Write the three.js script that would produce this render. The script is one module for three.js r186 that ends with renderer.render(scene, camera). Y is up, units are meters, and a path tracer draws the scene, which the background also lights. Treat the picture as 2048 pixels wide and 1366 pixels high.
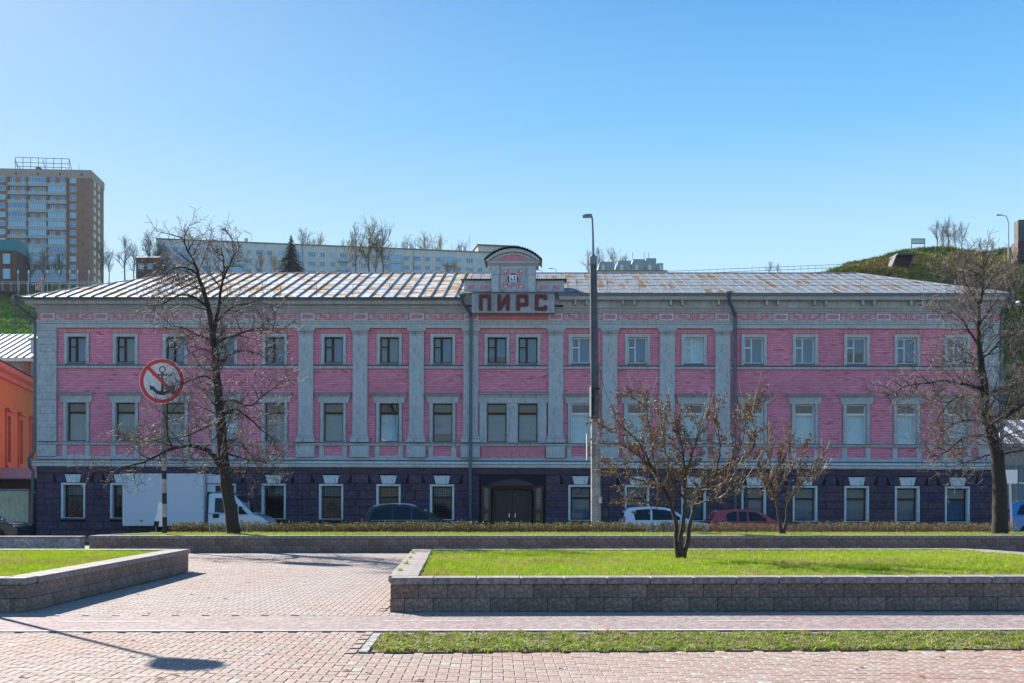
import * as THREE from 'three';
import { mergeGeometries, toCreasedNormals } from 'three/addons/utils/BufferGeometryUtils.js';

// ---------------------------------------------------------------- camera, sky, sun, exposure
const FOCAL = 2400, EYE = 1.61, HORIZON = 991, MID = 1024;      // of a 2048 x 1366 frame; a level camera with a rising lens
const scene = new THREE.Scene();
const camera = new THREE.PerspectiveCamera(2 * Math.atan(683 / FOCAL) * 180 / Math.PI, 2048 / 1366, 0.1, 3000);
camera.position.set(0, EYE, 0);
camera.setViewOffset(2048, 1366, 0, -(HORIZON - 683), 2048, 1366);
camera.updateProjectionMatrix();

const SUN_EL = 30 * Math.PI / 180, SUN_AZ = 40 * Math.PI / 180;  // behind the building, to the left
const toSun = new THREE.Vector3(-Math.sin(SUN_AZ) * Math.cos(SUN_EL), Math.sin(SUN_EL), -Math.cos(SUN_AZ) * Math.cos(SUN_EL));
const sun = new THREE.DirectionalLight(new THREE.Color(1, 0.93, 0.83), 5);
sun.position.copy(toSun).multiplyScalar(200); sun.castShadow = true;
Object.assign(sun.shadow.camera, { left: -70, right: 70, top: 70, bottom: -70, near: 1, far: 600 });
sun.shadow.mapSize.set(4096, 4096);
scene.add(sun, sun.target);

function makeSky() {
  const W = 1024, H = 512, data = new Float32Array(W * H * 4);
  const mix = (a, b, t) => a.map((v, i) => v + (b[i] - v) * t);
  const stops = [[0, [0.66, 0.84, 0.94]], [5, [0.6, 0.84, 0.98]], [11, [0.46, 0.74, 0.98]], [17, [0.19, 0.52, 0.9]], [24, [0.075, 0.33, 0.74]], [40, [0.05, 0.22, 0.56]], [90, [0.035, 0.15, 0.42]]];
  for (let j = 0; j < H; j++) for (let i = 0; i < W; i++) {
    const el = ((j + 0.5) / H - 0.5) * Math.PI, az = ((i + 0.5) / W - 0.5) * 2 * Math.PI;
    const x = Math.cos(el) * Math.cos(az), y = Math.sin(el), z = Math.cos(el) * Math.sin(az);
    const e = Math.max(0, el * 180 / Math.PI);
    let k = 0; while (k < stops.length - 2 && stops[k + 1][0] < e) k++;
    let t = (e - stops[k][0]) / (stops[k + 1][0] - stops[k][0]); t = Math.min(1, Math.max(0, t));
    let c = mix(stops[k][1], stops[k + 1][1], t);
    const cosG = x * toSun.x + y * toSun.y + z * toSun.z, g = Math.acos(Math.min(1, Math.max(-1, cosG))) * 180 / Math.PI;
    const glow = 0.5 * Math.exp(-Math.pow(g / 26, 2));
    c = mix(c, [0.94, 0.98, 1.0], Math.min(0.85, glow));
    const o = (j * W + i) * 4; const f = 0.45; data[o] = c[0] * f; data[o + 1] = c[1] * f; data[o + 2] = c[2] * f; data[o + 3] = 1;
  }
  const t = new THREE.DataTexture(data, W, H, THREE.RGBAFormat, THREE.FloatType);
  t.mapping = THREE.EquirectangularReflectionMapping; t.magFilter = t.minFilter = THREE.LinearFilter; t.wrapS = THREE.RepeatWrapping; t.needsUpdate = true;
  return t;
}
scene.background = makeSky(); scene.environment = scene.background;
const renderer = new THREE.WebGLRenderer({ antialias: true });
renderer.toneMapping = THREE.LinearToneMapping; renderer.toneMappingExposure = 2.5;
renderer.shadowMap.enabled = true; renderer.shadowMap.type = THREE.PCFSoftShadowMap;

// ---------------------------------------------------------------- helpers
function rngOf(seed) { let s = seed >>> 0; return () => { s = (s + 0x6D2B79F5) | 0; let t = Math.imul(s ^ (s >>> 15), 1 | s); t = (t + Math.imul(t ^ (t >>> 7), 61 | t)) ^ t; return ((t ^ (t >>> 14)) >>> 0) / 4294967296; }; }
const V = (x, y, z) => new THREE.Vector3(x, y, z);
const at = (px, py, d) => V((px - MID) * d / FOCAL, EYE + (HORIZON - py) * d / FOCAL, -d);       // a point of the place from its bearing and its distance
const onPlane = (px, py, h) => at(px, py, FOCAL * (EYE - h) / (py - HORIZON));                   // the point at height h on that bearing
const C = (r, g, b) => new THREE.Color().setRGB(r, g, b);
const used = {};
const numbered = (n) => { const k = used[n] = (used[n] ?? -1) + 1; return k ? n + '_' + String(k).padStart(3, '0') : n; };
const lerp = (a, b, t) => a + (b - a) * t;

function makeTile(n, seed) {             // tileable value noise
  const r = rngOf(seed), g = Array.from({ length: n * n }, () => r());
  return (u, v) => {
    const x = u * n, y = v * n, xi = Math.floor(x), yi = Math.floor(y); let fx = x - xi, fy = y - yi;
    fx = fx * fx * (3 - 2 * fx); fy = fy * fy * (3 - 2 * fy);
    const q = (a, b) => g[(((b % n) + n) % n) * n + (((a % n) + n) % n)];
    return lerp(lerp(q(xi, yi), q(xi + 1, yi), fx), lerp(q(xi, yi + 1), q(xi + 1, yi + 1), fx), fy);
  };
}
function fbmOf(n, seed, oct = 4) { const L = Array.from({ length: oct }, (_, i) => makeTile(n << i, seed + i * 7)); return (u, v) => { let s = 0, a = 0.5, w = 0; for (const f of L) { s += a * f(u, v); w += a; a *= 0.55; } return s / w; }; }
function texture(w, h, fn, srgb = true) {
  const d = new Uint8Array(w * h * 4);
  for (let j = 0; j < h; j++) for (let i = 0; i < w; i++) { const c = fn((i + 0.5) / w, (j + 0.5) / h, i, j), o = (j * w + i) * 4; const a = Array.isArray(c) ? c : [c, c, c]; for (let k = 0; k < 3; k++) d[o + k] = Math.max(0, Math.min(255, Math.round(255 * a[k]))); d[o + 3] = 255; }
  const t = new THREE.DataTexture(d, w, h); t.wrapS = t.wrapT = THREE.RepeatWrapping; t.magFilter = THREE.LinearFilter; t.minFilter = THREE.LinearMipmapLinearFilter; t.generateMipmaps = true; if (srgb) t.colorSpace = THREE.SRGBColorSpace; t.needsUpdate = true; return t;
}
function mat(color, rough = 0.85, opt = {}) { const { tile, ...o } = opt; const m = (o.transmission !== undefined || o.clearcoat !== undefined ? new THREE.MeshPhysicalMaterial({ color, roughness: rough, side: THREE.DoubleSide, ...o }) : new THREE.MeshStandardMaterial({ color, roughness: rough, side: THREE.DoubleSide, ...o })); m.userData.tile = tile || 2; return m; }

class MB {                               // collects faces, then makes ONE named mesh
  constructor() { this.p = []; this.n = []; this.u = null; }
  tri(a, b, c) { const e = V(b[0] - a[0], b[1] - a[1], b[2] - a[2]).cross(V(c[0] - a[0], c[1] - a[1], c[2] - a[2])).normalize(); for (const q of [a, b, c]) { this.p.push(q[0], q[1], q[2]); this.n.push(e.x, e.y, e.z); } return this; }
  quad(a, b, c, d) { return this.tri(a, b, c).tri(a, c, d); }
  box(x0, x1, y0, y1, z0, z1, c = 0) {
    if (x1 < x0) [x0, x1] = [x1, x0]; if (y1 < y0) [y0, y1] = [y1, y0]; if (z1 < z0) [z0, z1] = [z1, z0];
    if (!c) {
      const P = (i, j, k) => [i ? x1 : x0, j ? y1 : y0, k ? z1 : z0];
      this.quad(P(0, 0, 1), P(1, 0, 1), P(1, 1, 1), P(0, 1, 1)).quad(P(1, 0, 0), P(0, 0, 0), P(0, 1, 0), P(1, 1, 0));
      this.quad(P(1, 0, 1), P(1, 0, 0), P(1, 1, 0), P(1, 1, 1)).quad(P(0, 0, 0), P(0, 0, 1), P(0, 1, 1), P(0, 1, 0));
      return this.quad(P(0, 1, 1), P(1, 1, 1), P(1, 1, 0), P(0, 1, 0)).quad(P(0, 0, 0), P(1, 0, 0), P(1, 0, 1), P(0, 0, 1));
    }
    const X = [x0, x1], Y = [y0, y1], Z = [z0, z1], S = [1, -1];
    const A = (i, j, k, ax) => [X[i] + (ax === 0 ? 0 : S[i] * c), Y[j] + (ax === 1 ? 0 : S[j] * c), Z[k] + (ax === 2 ? 0 : S[k] * c)];
    const put = (pts, out) => { const [a, b, d] = pts, e = V(b[0] - a[0], b[1] - a[1], b[2] - a[2]).cross(V(d[0] - a[0], d[1] - a[1], d[2] - a[2])); if (e.dot(V(...out)) < 0) pts.reverse(); pts.length === 4 ? this.quad(...pts) : this.tri(...pts); };
    for (const s of [0, 1]) { const o = s ? 1 : -1;
      put([A(s, 0, 0, 0), A(s, 1, 0, 0), A(s, 1, 1, 0), A(s, 0, 1, 0)], [o, 0, 0]); put([A(0, s, 0, 1), A(1, s, 0, 1), A(1, s, 1, 1), A(0, s, 1, 1)], [0, o, 0]); put([A(0, 0, s, 2), A(1, 0, s, 2), A(1, 1, s, 2), A(0, 1, s, 2)], [0, 0, o]);
      for (const t of [0, 1]) { const q = t ? 1 : -1;
        put([A(s, t, 0, 0), A(s, t, 1, 0), A(s, t, 1, 1), A(s, t, 0, 1)], [o, q, 0]); put([A(s, 0, t, 0), A(s, 1, t, 0), A(s, 1, t, 2), A(s, 0, t, 2)], [o, 0, q]); put([A(0, s, t, 1), A(1, s, t, 1), A(1, s, t, 2), A(0, s, t, 2)], [0, o, q]);
        for (const r of [0, 1]) put([A(s, t, r, 0), A(s, t, r, 1), A(s, t, r, 2)], [o, q, r ? 1 : -1]); } }
    return this;
  }
  prism(poly, a0, a1, axis = 'z') {      // a flat outline pushed along an axis; z: [x, y], x: [z, y], y: [x, z]
    if (THREE.ShapeUtils.area(poly.map((p) => new THREE.Vector2(...p))) < 0) poly = [...poly].reverse();
    const M = axis === 'z' ? (p, t) => [p[0], p[1], t] : axis === 'x' ? (p, t) => [t, p[1], p[0]] : (p, t) => [p[0], t, p[1]];
    const flip = axis !== 'z', put = (q) => { if (flip) q.reverse(); q.length === 4 ? this.quad(...q) : this.tri(...q); };
    const T = THREE.ShapeUtils.triangulateShape(poly.map((p) => new THREE.Vector2(...p)), []);
    for (const [a, b, c] of T) { put([M(poly[a], a1), M(poly[b], a1), M(poly[c], a1)]); put([M(poly[c], a0), M(poly[b], a0), M(poly[a], a0)]); }
    for (let i = 0; i < poly.length; i++) { const p = poly[i], q = poly[(i + 1) % poly.length]; put([M(p, a0), M(q, a0), M(q, a1), M(p, a1)]); }
    return this;
  }
  slab(poly, holes, z0, z1) {            // an upright slab with openings
    const R = (l, w) => { const v = l.map((p) => new THREE.Vector2(...p)); return (THREE.ShapeUtils.area(v) < 0) === w ? v : v.reverse(); };
    const o = R(poly, false), hs = holes.map((h) => R(h, true)), all = [o, ...hs].flat(), T = THREE.ShapeUtils.triangulateShape(o, hs);
    for (const t of T) { const [a, b, c] = t.map((i) => all[i]); this.tri([a.x, a.y, z1], [b.x, b.y, z1], [c.x, c.y, z1]); this.tri([c.x, c.y, z0], [b.x, b.y, z0], [a.x, a.y, z0]); }
    for (const l of [o, ...hs]) for (let i = 0; i < l.length; i++) { const p = l[i], q = l[(i + 1) % l.length]; this.quad([p.x, p.y, z0], [q.x, q.y, z0], [q.x, q.y, z1], [p.x, p.y, z1]); }
    return this;
  }
  tube(pts, radii, sides = 6, cap = false) {
    const n = pts.length, R = (i) => Array.isArray(radii) ? radii[i] : radii; let up = null; const rings = [];
    for (let i = 0; i < n; i++) {
      const a = pts[Math.max(0, i - 1)], b = pts[Math.min(n - 1, i + 1)]; let tx = b.x - a.x, ty = b.y - a.y, tz = b.z - a.z; const l = Math.hypot(tx, ty, tz) || 1; tx /= l; ty /= l; tz /= l;
      if (!up) up = Math.abs(ty) < 0.9 ? [0, 1, 0] : [1, 0, 0];
      const k = up[0] * tx + up[1] * ty + up[2] * tz; let ux = up[0] - k * tx, uy = up[1] - k * ty, uz = up[2] - k * tz; const ul = Math.hypot(ux, uy, uz) || 1; ux /= ul; uy /= ul; uz /= ul; up = [ux, uy, uz];
      const wx = ty * uz - tz * uy, wy = tz * ux - tx * uz, wz = tx * uy - ty * ux, r = R(i), ring = [];
      for (let s = 0; s < sides; s++) { const t = s / sides * 2 * Math.PI, c = Math.cos(t), d = Math.sin(t), nx = c * ux + d * wx, ny = c * uy + d * wy, nz = c * uz + d * wz; ring.push([pts[i].x + r * nx, pts[i].y + r * ny, pts[i].z + r * nz, nx, ny, nz]); }
      rings.push(ring);
    }
    const put = (v) => { this.p.push(v[0], v[1], v[2]); this.n.push(v[3], v[4], v[5]); };
    for (let i = 0; i < n - 1; i++) for (let s = 0; s < sides; s++) { const t = (s + 1) % sides, a = rings[i][s], b = rings[i][t], c = rings[i + 1][t], d = rings[i + 1][s]; put(a); put(b); put(c); put(a); put(c); put(d); }
    if (cap) for (const e of [0, n - 1]) for (let s = 1; s < sides - 1; s++) this.tri(rings[e][0], rings[e][s], rings[e][s + 1]);
    return this;
  }
  lathe(profile, x, y, z, sides = 16) {  // [radius, height] pairs about an upright axis
    for (let s = 0; s < sides; s++) { const a = s / sides * 2 * Math.PI, b = (s + 1) / sides * 2 * Math.PI;
      for (let i = 0; i < profile.length - 1; i++) { const [r0, h0] = profile[i], [r1, h1] = profile[i + 1]; const P = (r, h, t) => [x + r * Math.sin(t), y + h, z + r * Math.cos(t)];
        if (r0 > 1e-6) this.tri(P(r0, h0, a), P(r0, h0, b), P(r1, h1, b)); if (r1 > 1e-6) this.tri(P(r0, h0, a), P(r1, h1, b), P(r1, h1, a)); } }
    return this;
  }
  geo(tile = 2) {
    const g = new THREE.BufferGeometry(), n = this.p.length / 3, uv = new Float32Array(n * 2);
    for (let i = 0; i < n; i++) { const x = this.p[3 * i], y = this.p[3 * i + 1], z = this.p[3 * i + 2], t = i - i % 3; const ax = Math.abs(this.n[3 * t]), ay = Math.abs(this.n[3 * t + 1]), az = Math.abs(this.n[3 * t + 2]);
      const [a, b] = ay >= ax && ay >= az ? [x, z] : ax >= az ? [z, y] : [x, y]; uv[2 * i] = a / tile; uv[2 * i + 1] = b / tile; }
    if (this.u) uv.set(this.u);
    g.setAttribute('position', new THREE.Float32BufferAttribute(this.p, 3)); g.setAttribute('normal', new THREE.Float32BufferAttribute(this.n, 3)); g.setAttribute('uv', new THREE.BufferAttribute(uv, 2));
    return g;
  }
  mesh(name, m, parent, crease) { let g = this.geo(m.userData.tile); if (crease) g = toCreasedNormals(g, crease); return meshOf(name, g, m, parent); }
}
function meshOf(name, g, m, parent) { const o = new THREE.Mesh(g, m); o.name = parent && parent !== scene ? name : numbered(name); o.castShadow = o.receiveShadow = true; (parent || scene).add(o); return o; }
function tag(o, label, category, group, kind) { if (label) o.userData.label = label; if (category) o.userData.category = category; if (group) o.userData.group = group; if (kind) o.userData.kind = kind; return o; }
function thing(name, label, category, pos = [0, 0, 0], turn = 0, group) { const o = new THREE.Group(); o.name = numbered(name); o.position.set(...pos); o.rotation.y = turn; scene.add(o); return tag(o, label, category, group); }
function part(name, parent, pos = [0, 0, 0]) { const o = new THREE.Group(); o.name = name; o.position.set(...pos); parent.add(o); return o; }
function copyOf(src, parent, pos) { const c = src.clone(); c.position.set(...pos); parent.add(c); return c; }
const structure = (o, label) => tag(o, label, null, null, 'structure');

// ---------------------------------------------------------------- surfaces
const nA = fbmOf(4, 11, 5), nB = fbmOf(8, 23, 4), nC = fbmOf(32, 37, 3), nD = fbmOf(64, 51, 2);
const paintTex = texture(1024, 1024, (u, v) => { const b = 0.93 + 0.13 * (nA(u, v) - 0.5) + 0.14 * (nC(u, v) - 0.5) - 0.9 * Math.max(0, nB(u * 5, v * 0.5) - 0.63) * (0.5 + nD(u, v)), chip = nB(u * 2, v) > 0.73 && nD(u, v) > 0.52 ? 0.86 : 1; return [b * chip, b * chip * 0.995, b * chip * 0.98]; });
const stoneTex = texture(512, 512, (u, v) => { const b = 0.78 + 0.34 * (nA(u, v) - 0.5) + 0.42 * (nD(u, v) - 0.5) + 0.2 * (nC(v, u) - 0.5); return [b, b * 0.985, b * 0.97]; });
const stoneBump = texture(512, 512, (u, v) => 0.5 + 0.8 * (nD(u, v) - 0.5) + 0.4 * (nC(u, v) - 0.5), false);
const asphaltTex = texture(1024, 1024, (u, v) => { const g = nD(u * 2, v * 2), b = 0.74 + 0.5 * (g - 0.5) + 0.3 * (nA(u, v) - 0.5), red = Math.max(0, nB(u, v) - 0.42) * 0.5; return [b * (1 + red * 0.3), b * (0.97 - red * 0.2), b * (0.97 - red * 0.1)]; });
const grassTex = texture(1024, 1024, (u, v) => { const a = nA(u, v), b = nC(u, v), c = nD(u * 2, v * 2), dry = Math.max(0, nB(u, v) - 0.55) * 2; const k = 0.55 + 0.5 * (a - 0.5) + 0.7 * (b - 0.5) + 0.6 * (c - 0.5); return [k * (0.62 + dry * 0.5), k * (0.92 - dry * 0.1), k * (0.2 + dry * 0.2)]; });
const barkTex = texture(256, 256, (u, v) => 0.62 + 0.6 * (nC(u * 2, v * 0.5) - 0.5) + 0.3 * (nD(u, v) - 0.5));
const barkBump = texture(256, 256, (u, v) => 0.5 + (nC(u * 2, v * 0.5) - 0.5), false);
const rustA = texture(1024, 1024, (u, v) => { // rust lying in short bands across the sheets
  const f = 0.9 + 0.12 * (nC(u, v) - 0.5) + 0.08 * (nA(u, v) - 0.5); const k = Math.max(0, Math.min(1, (nB(u * 2, v * 2) * 0.62 + nA(u, v) * 0.3 + (nC(u, v * 2) - 0.5) * 0.34 - 0.44) * 6)); return [lerp(f, 0.8, k), lerp(f, 0.48 + 0.16 * nC(v, u), k), lerp(f * 0.985, 0.16 + 0.2 * nC(u, v), k)]; });
const rustB = texture(1024, 1024, (u, v) => { const f = 0.82 + 0.14 * (nC(u, v) - 0.5) + 0.12 * (nA(u, v) - 0.5); const k = Math.max(0, Math.min(1, (nA(v, u) * 0.35 + nB(u * 4, v * 0.6) * 0.72 - 0.605) * 12)); return [lerp(f, 0.78, k), lerp(f, 0.47 + 0.1 * nC(u, v), k), lerp(f, 0.16, k)]; });
const farBrickTex = texture(512, 512, (u, v) => { const r = Math.floor(v * 64), row = (v * 64) % 1 < 0.16 ? 0.8 : 1; const cell = Math.abs(Math.sin((Math.floor(u * 32 + (r % 2) * 0.5)) * 12.9898 + r * 78.233) * 43758.5453) % 1; const b = row * (0.8 + 0.3 * cell + 0.3 * (nA(u, v) - 0.5)); return [b, b * 0.95, b * 0.92]; });

const M = {
  trim: mat(C(0.56, 0.59, 0.6), 0.8, { map: paintTex, tile: 3 }),
  trimLight: mat(C(0.74, 0.79, 0.81), 0.75, { map: paintTex, tile: 3 }),
  trimDark: mat(C(0.26, 0.27, 0.28), 0.85, { map: paintTex, tile: 2 }),
  sheetBlue: mat(C(0.2, 0.27, 0.34), 0.5, { map: paintTex, tile: 2 }),
  pink: mat(C(0.66, 0.22, 0.33), 0.85, { map: paintTex, tile: 4 }),
  mortar: mat(C(0.4, 0.14, 0.19), 0.95),
  pinkPlain: mat(C(0.8, 0.28, 0.36), 0.8, { map: paintTex, tile: 2 }),
  violet: [0, 1, 2].map((i) => mat(C(0.118 + i * 0.016, 0.08 + i * 0.01, 0.148 - i * 0.006), 0.8, { map: stoneTex, tile: 1.6 + i * 0.4, bumpMap: stoneBump, bumpScale: 0.004 })),
  violetJoint: mat(C(0.014, 0.01, 0.022), 0.9),
  brownWood: mat(C(0.09, 0.03, 0.025), 0.6, { map: barkTex, tile: 0.6 }),
  darkWood: mat(C(0.055, 0.03, 0.03), 0.6),
  whitePlastic: mat(C(0.78, 0.8, 0.8), 0.4),
  glass: mat(C(0.85, 0.95, 1), 0.02, { transmission: 1, ior: 1.75, thickness: 0 }),
  glassLow: mat(C(0.85, 0.93, 0.95), 0.02, { transmission: 1, ior: 1.45, thickness: 0 }),
  tealReflection: mat(C(0.05, 0.22, 0.36), 0.9, { map: paintTex, tile: 1 }),  // sky reflection of the panes, put into a teal colour
  blindGrey: mat(C(0.15, 0.26, 0.3), 0.9, { map: paintTex, tile: 1 }),
  slate: mat(C(0.07, 0.075, 0.08), 0.8),
  roomWall: mat(C(0.4, 0.38, 0.34), 0.9),
  curtain: mat(C(0.6, 0.8, 0.84), 0.9, { map: paintTex, tile: 1 }),
  amber: mat(C(0.4, 0.22, 0.05), 0.7, { map: paintTex, tile: 0.5 }),
  iron: mat(C(0.02, 0.02, 0.022), 0.5, { metalness: 0.4 }),
  pipe: mat(C(0.11, 0.16, 0.2), 0.45, { metalness: 0.3, map: paintTex, tile: 1 }),
  roofA: mat(C(0.8, 0.8, 0.8), 0.55, { metalness: 0.55, map: rustA }),
  roofB: mat(C(0.36, 0.39, 0.42), 0.6, { metalness: 0.2, map: rustB }),
  seam: mat(C(0.2, 0.22, 0.25), 0.7, { metalness: 0.1 }),
  corrugated: mat(C(0.16, 0.14, 0.11), 0.75, { map: stoneTex, tile: 1 }),
  letterRed: mat(C(0.13, 0.006, 0.01), 0.5),
  board: mat(C(0.45, 0.48, 0.51), 0.6, { map: paintTex, tile: 2 }),
  navy: mat(C(0.012, 0.014, 0.025), 0.4),
  white: mat(C(0.8, 0.8, 0.8), 0.5),
  block: [0, 1, 2, 3].map((i) => mat(C(0.31 + i * 0.034, 0.228 + i * 0.026, 0.19 + i * 0.022), 0.92, { map: stoneTex, tile: 0.9 + 0.25 * i, bumpMap: stoneBump, bumpScale: 0.008 })),
  coping: [0, 1, 2].map((i) => mat(C(0.4 + i * 0.03, 0.35 + i * 0.03, 0.335 + i * 0.03), 0.85, { map: stoneTex, tile: 1.3 + 0.3 * i, bumpMap: stoneBump, bumpScale: 0.003 })),
  jointDark: mat(C(0.12, 0.11, 0.1), 0.95),
  concrete: mat(C(0.45, 0.45, 0.45), 0.85, { map: stoneTex, tile: 1.7, bumpMap: stoneBump, bumpScale: 0.002 }),
  asphalt: mat(C(0.46, 0.38, 0.365), 0.9, { map: asphaltTex, tile: 5 }),
  road: mat(C(0.09, 0.09, 0.095), 0.9, { map: asphaltTex, tile: 6 }),
  linePaint: mat(C(0.75, 0.75, 0.74), 0.7, { map: paintTex, tile: 1 }),
  soil: mat(C(0.1, 0.085, 0.05), 0.95, { map: stoneTex, tile: 1.1 }),
  bed: mat(C(0.36, 0.33, 0.3), 0.95, { map: stoneTex, tile: 1.5 }),
  hillGrass: mat(C(0.5, 0.52, 0.3), 1, { map: grassTex, tile: 22, clearcoat: 0, specularIntensity: 0 }),
  bark: mat(C(0.085, 0.07, 0.058), 0.95, { map: barkTex, tile: 0.5, bumpMap: barkBump, bumpScale: 0.01 }),
  twig: mat(C(0.13, 0.1, 0.08), 0.7),
  barkGrey: mat(C(0.15, 0.12, 0.1), 0.95, { map: barkTex, tile: 0.3, bumpMap: barkBump, bumpScale: 0.006 }),
  twigFar: mat(C(0.13, 0.11, 0.09), 0.9),
  rubber: mat(C(0.015, 0.015, 0.015), 0.85),
  rim: mat(C(0.45, 0.46, 0.48), 0.35, { metalness: 0.7 }),
  carGlass: mat(C(0.008, 0.012, 0.016), 0.04, { clearcoat: 0, specularIntensity: 0.8 }),
  chrome: mat(C(0.7, 0.72, 0.75), 0.2, { metalness: 0.9 }),
  lampRed: mat(C(0.45, 0.015, 0.02), 0.2, { clearcoat: 1 }),
  steel: mat(C(0.16, 0.19, 0.21), 0.5, { metalness: 0.5 }),
};
// ---------------------------------------------------------------- ground, road, paving
{
  const g = new MB().box(-1500, 1500, -3, -0.52, -1600, 60); structure(g.mesh('ground', M.bed), 'bare ground');
  structure(new MB().box(-90, 90, -0.9, -0.5, -54.2, -39).mesh('road', M.road), 'dark asphalt road in front of the pink building');
  const walk = new MB().box(-60, 60, -0.9, -0.38, -57.7, -54.36); structure(walk.mesh('pavement', M.bed), 'narrow pavement along the foot of the pink building');
  const kerbs = part('kerb', walk.last ?? scene.children.at(-1));
  for (let i = 0; i < 60; i++) new MB().box(-30 + i + 0.006, -29 + i - 0.006, -0.6, -0.366, -54.35, -54.2, 0.012).mesh('kerb_stone', M.coping[i % 3], kerbs);
}
const TURN = 0.0162, cT = Math.cos(TURN), sT = Math.sin(TURN);
const toWorld = (x, z) => [x * cT + z * sT, -x * sT + z * cT];           // the embankment's own axes, turned a degree from the camera's
const lineAt = (p, q, x) => lerp(p.z, q.z, (x - p.x) / (q.x - p.x));
const pathFar = [onPlane(0, 1233, 0), onPlane(2048, 1231.5, 0)], pathNear = [onPlane(0, 1264, 0), onPlane(2048, 1260.5, 0)];
const stripFar = [onPlane(740, 1268.5, 0), onPlane(2048, 1265, 0)], stripNear = [onPlane(720, 1306, 0), onPlane(2048, 1299, 0)];
const stripLeft = [onPlane(748, 1268, 0), onPlane(718, 1306, 0)];
const zFar = (x) => lineAt(...pathFar, x), zNear = (x) => lineAt(...pathNear, x), zsF = (x) => lineAt(...stripFar, x), zsN = (x) => lineAt(...stripNear, x);
const stripX = (z) => lerp(stripLeft[0].x, stripLeft[1].x, (z - stripLeft[0].z) / (stripLeft[1].z - stripLeft[0].z));
const WALL_Z = -33.9;

const plaza = structure(new MB().box(-45, 45, -0.9, -0.014, -38.8, 12).mesh('plaza', M.bed), 'paved embankment terrace');
{
  const g = new THREE.BufferGeometry(), X = [-30, 30], b = new MB();
  b.quad([X[0], 0.004, zNear(X[0])], [X[1], 0.004, zNear(X[1])], [X[1], 0.004, zFar(X[1])], [X[0], 0.004, zFar(X[0])]);
  for (const [z, s] of [[zNear, 0.1], [zFar, -0.1]]) b.quad([X[0], 0.004, z(X[0])], [X[1], 0.004, z(X[1])], [X[1], -0.06, z(X[1]) + s * 0.01], [X[0], -0.06, z(X[0]) + s * 0.01]);
  const path = structure(b.mesh('cycle_path', M.asphalt), 'worn reddish grey asphalt cycle path');
  const strip = (x0, x1, off, w, name) => new MB().quad([x0, 0.009, zNear(x0) - off], [x1, 0.009, zNear(x1) - off], [x1, 0.009, zNear(x1) - off - w], [x0, 0.009, zNear(x0) - off - w]).mesh(name, M.linePaint, path);
  strip(-30, 30, 0.02, 0.07, 'edge_line');
  for (let k = -3; k < 4; k++) { const c = onPlane(229 + 632 * k, 1243, 0).x; strip(c - 0.6, c + 0.58, 1.05, 0.05, 'dash'); }
}

// 90-degree herringbone of 20 x 10 cm pavers
{
  const rnd = rngOf(5), near = [], far = [];
  const inFront = (x, z) => { if (z > -8.6 || x < -8 || x > 8) return false; if (z < zNear(x) + 0.06) return false; if (x > stripX(z) - 0.06 && z < zsN(x) + 0.07) return false; return true; };
  const inPlaza = (x, z) => z < zFar(x) - 0.06 && z > WALL_Z + 0.06 && x > -14.5 && x < 12 && !(z < -16.65 && z > -25.4 && (x < -6.7 - (z + 16.5) * 0 || x > -1.72 + (z + 16.5) * 0.043)) && !(z < -16.65 && z > -17.2 && (x < -6.7 || x > -1.8));
  for (let j = -360; j < -80; j++) for (let i = -170; i < 150; i++) {
    const k = (((i - j) % 4) + 4) % 4; if (k !== 0 && k !== 3) continue;
    const w = k === 0 ? 2 : 1, d = k === 0 ? 1 : 2, [x, z] = toWorld((i + w / 2) * 0.1, (j + d / 2) * 0.1);
    const a = inFront(x, z), b = !a && inPlaza(x, z); if (!a && !b) continue;
    const vary = nA(x * 0.06 + 0.3, z * 0.06), v2 = nB(x * 0.13, z * 0.13 + 0.4), r = rnd(); let c;
    if (r < 0.05) c = [0.56, 0.55, 0.48]; else { const red = Math.max(0, Math.min(1, (a ? 0.42 + x * 0.1 : 0.1) + (vary - 0.5) * 1.6 + (v2 - 0.5) * 1.0)), br = 0.92 + rnd() * 0.16; c = [lerp(0.54, 0.55, red) * br, lerp(a ? 0.43 : 0.455, 0.345, red) * br, lerp(a ? 0.375 : 0.415, 0.275, red) * br]; }
    const item = { x, z, turn: TURN + (k === 0 ? 0 : Math.PI / 2), c, tx: (rnd() - 0.5) * 0.012, tz: (rnd() - 0.5) * 0.012, y: -0.03 + (rnd() - 0.5) * 0.003, front: a };
    const inFrame = a && Math.abs(x) < -z * 0.42 && -z > 10.35; (inFrame ? near : far).push(item);
  }
  near.sort((p, q) => q.z - p.z); far.push(...near.splice(300));
  const g = new MB().box(-0.0982, 0.0982, -0.03, 0.03, -0.0482, 0.0482, 0.0045).geo(0.7);
  const mats = near.map(() => null), cache = {};
  near.forEach((p) => { const key = p.c[1] > 0.54 ? 'pale' : Math.round(p.c[1] * 40); const m = cache[key] ??= mat(C(...p.c), 0.9, { map: stoneTex, tile: 0.7 }); const o = meshOf('paver', g, m, plaza); o.position.set(p.x, p.y, p.z); o.rotation.set(p.tx, p.turn, p.tz); });
  const im = new THREE.InstancedMesh(g, mat(C(1, 1, 1), 0.9, { map: stoneTex, tile: 0.7 }), far.length), q = new THREE.Object3D();
  far.forEach((p, i) => { q.position.set(p.x, p.y, p.z); q.rotation.set(p.tx, p.turn, p.tz); q.updateMatrix(); im.setMatrixAt(i, q.matrix); im.setColorAt(i, C(...p.c)); });
  im.name = 'paving'; im.castShadow = im.receiveShadow = true; im.userData.kind = 'stuff'; plaza.add(im);
}

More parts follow.
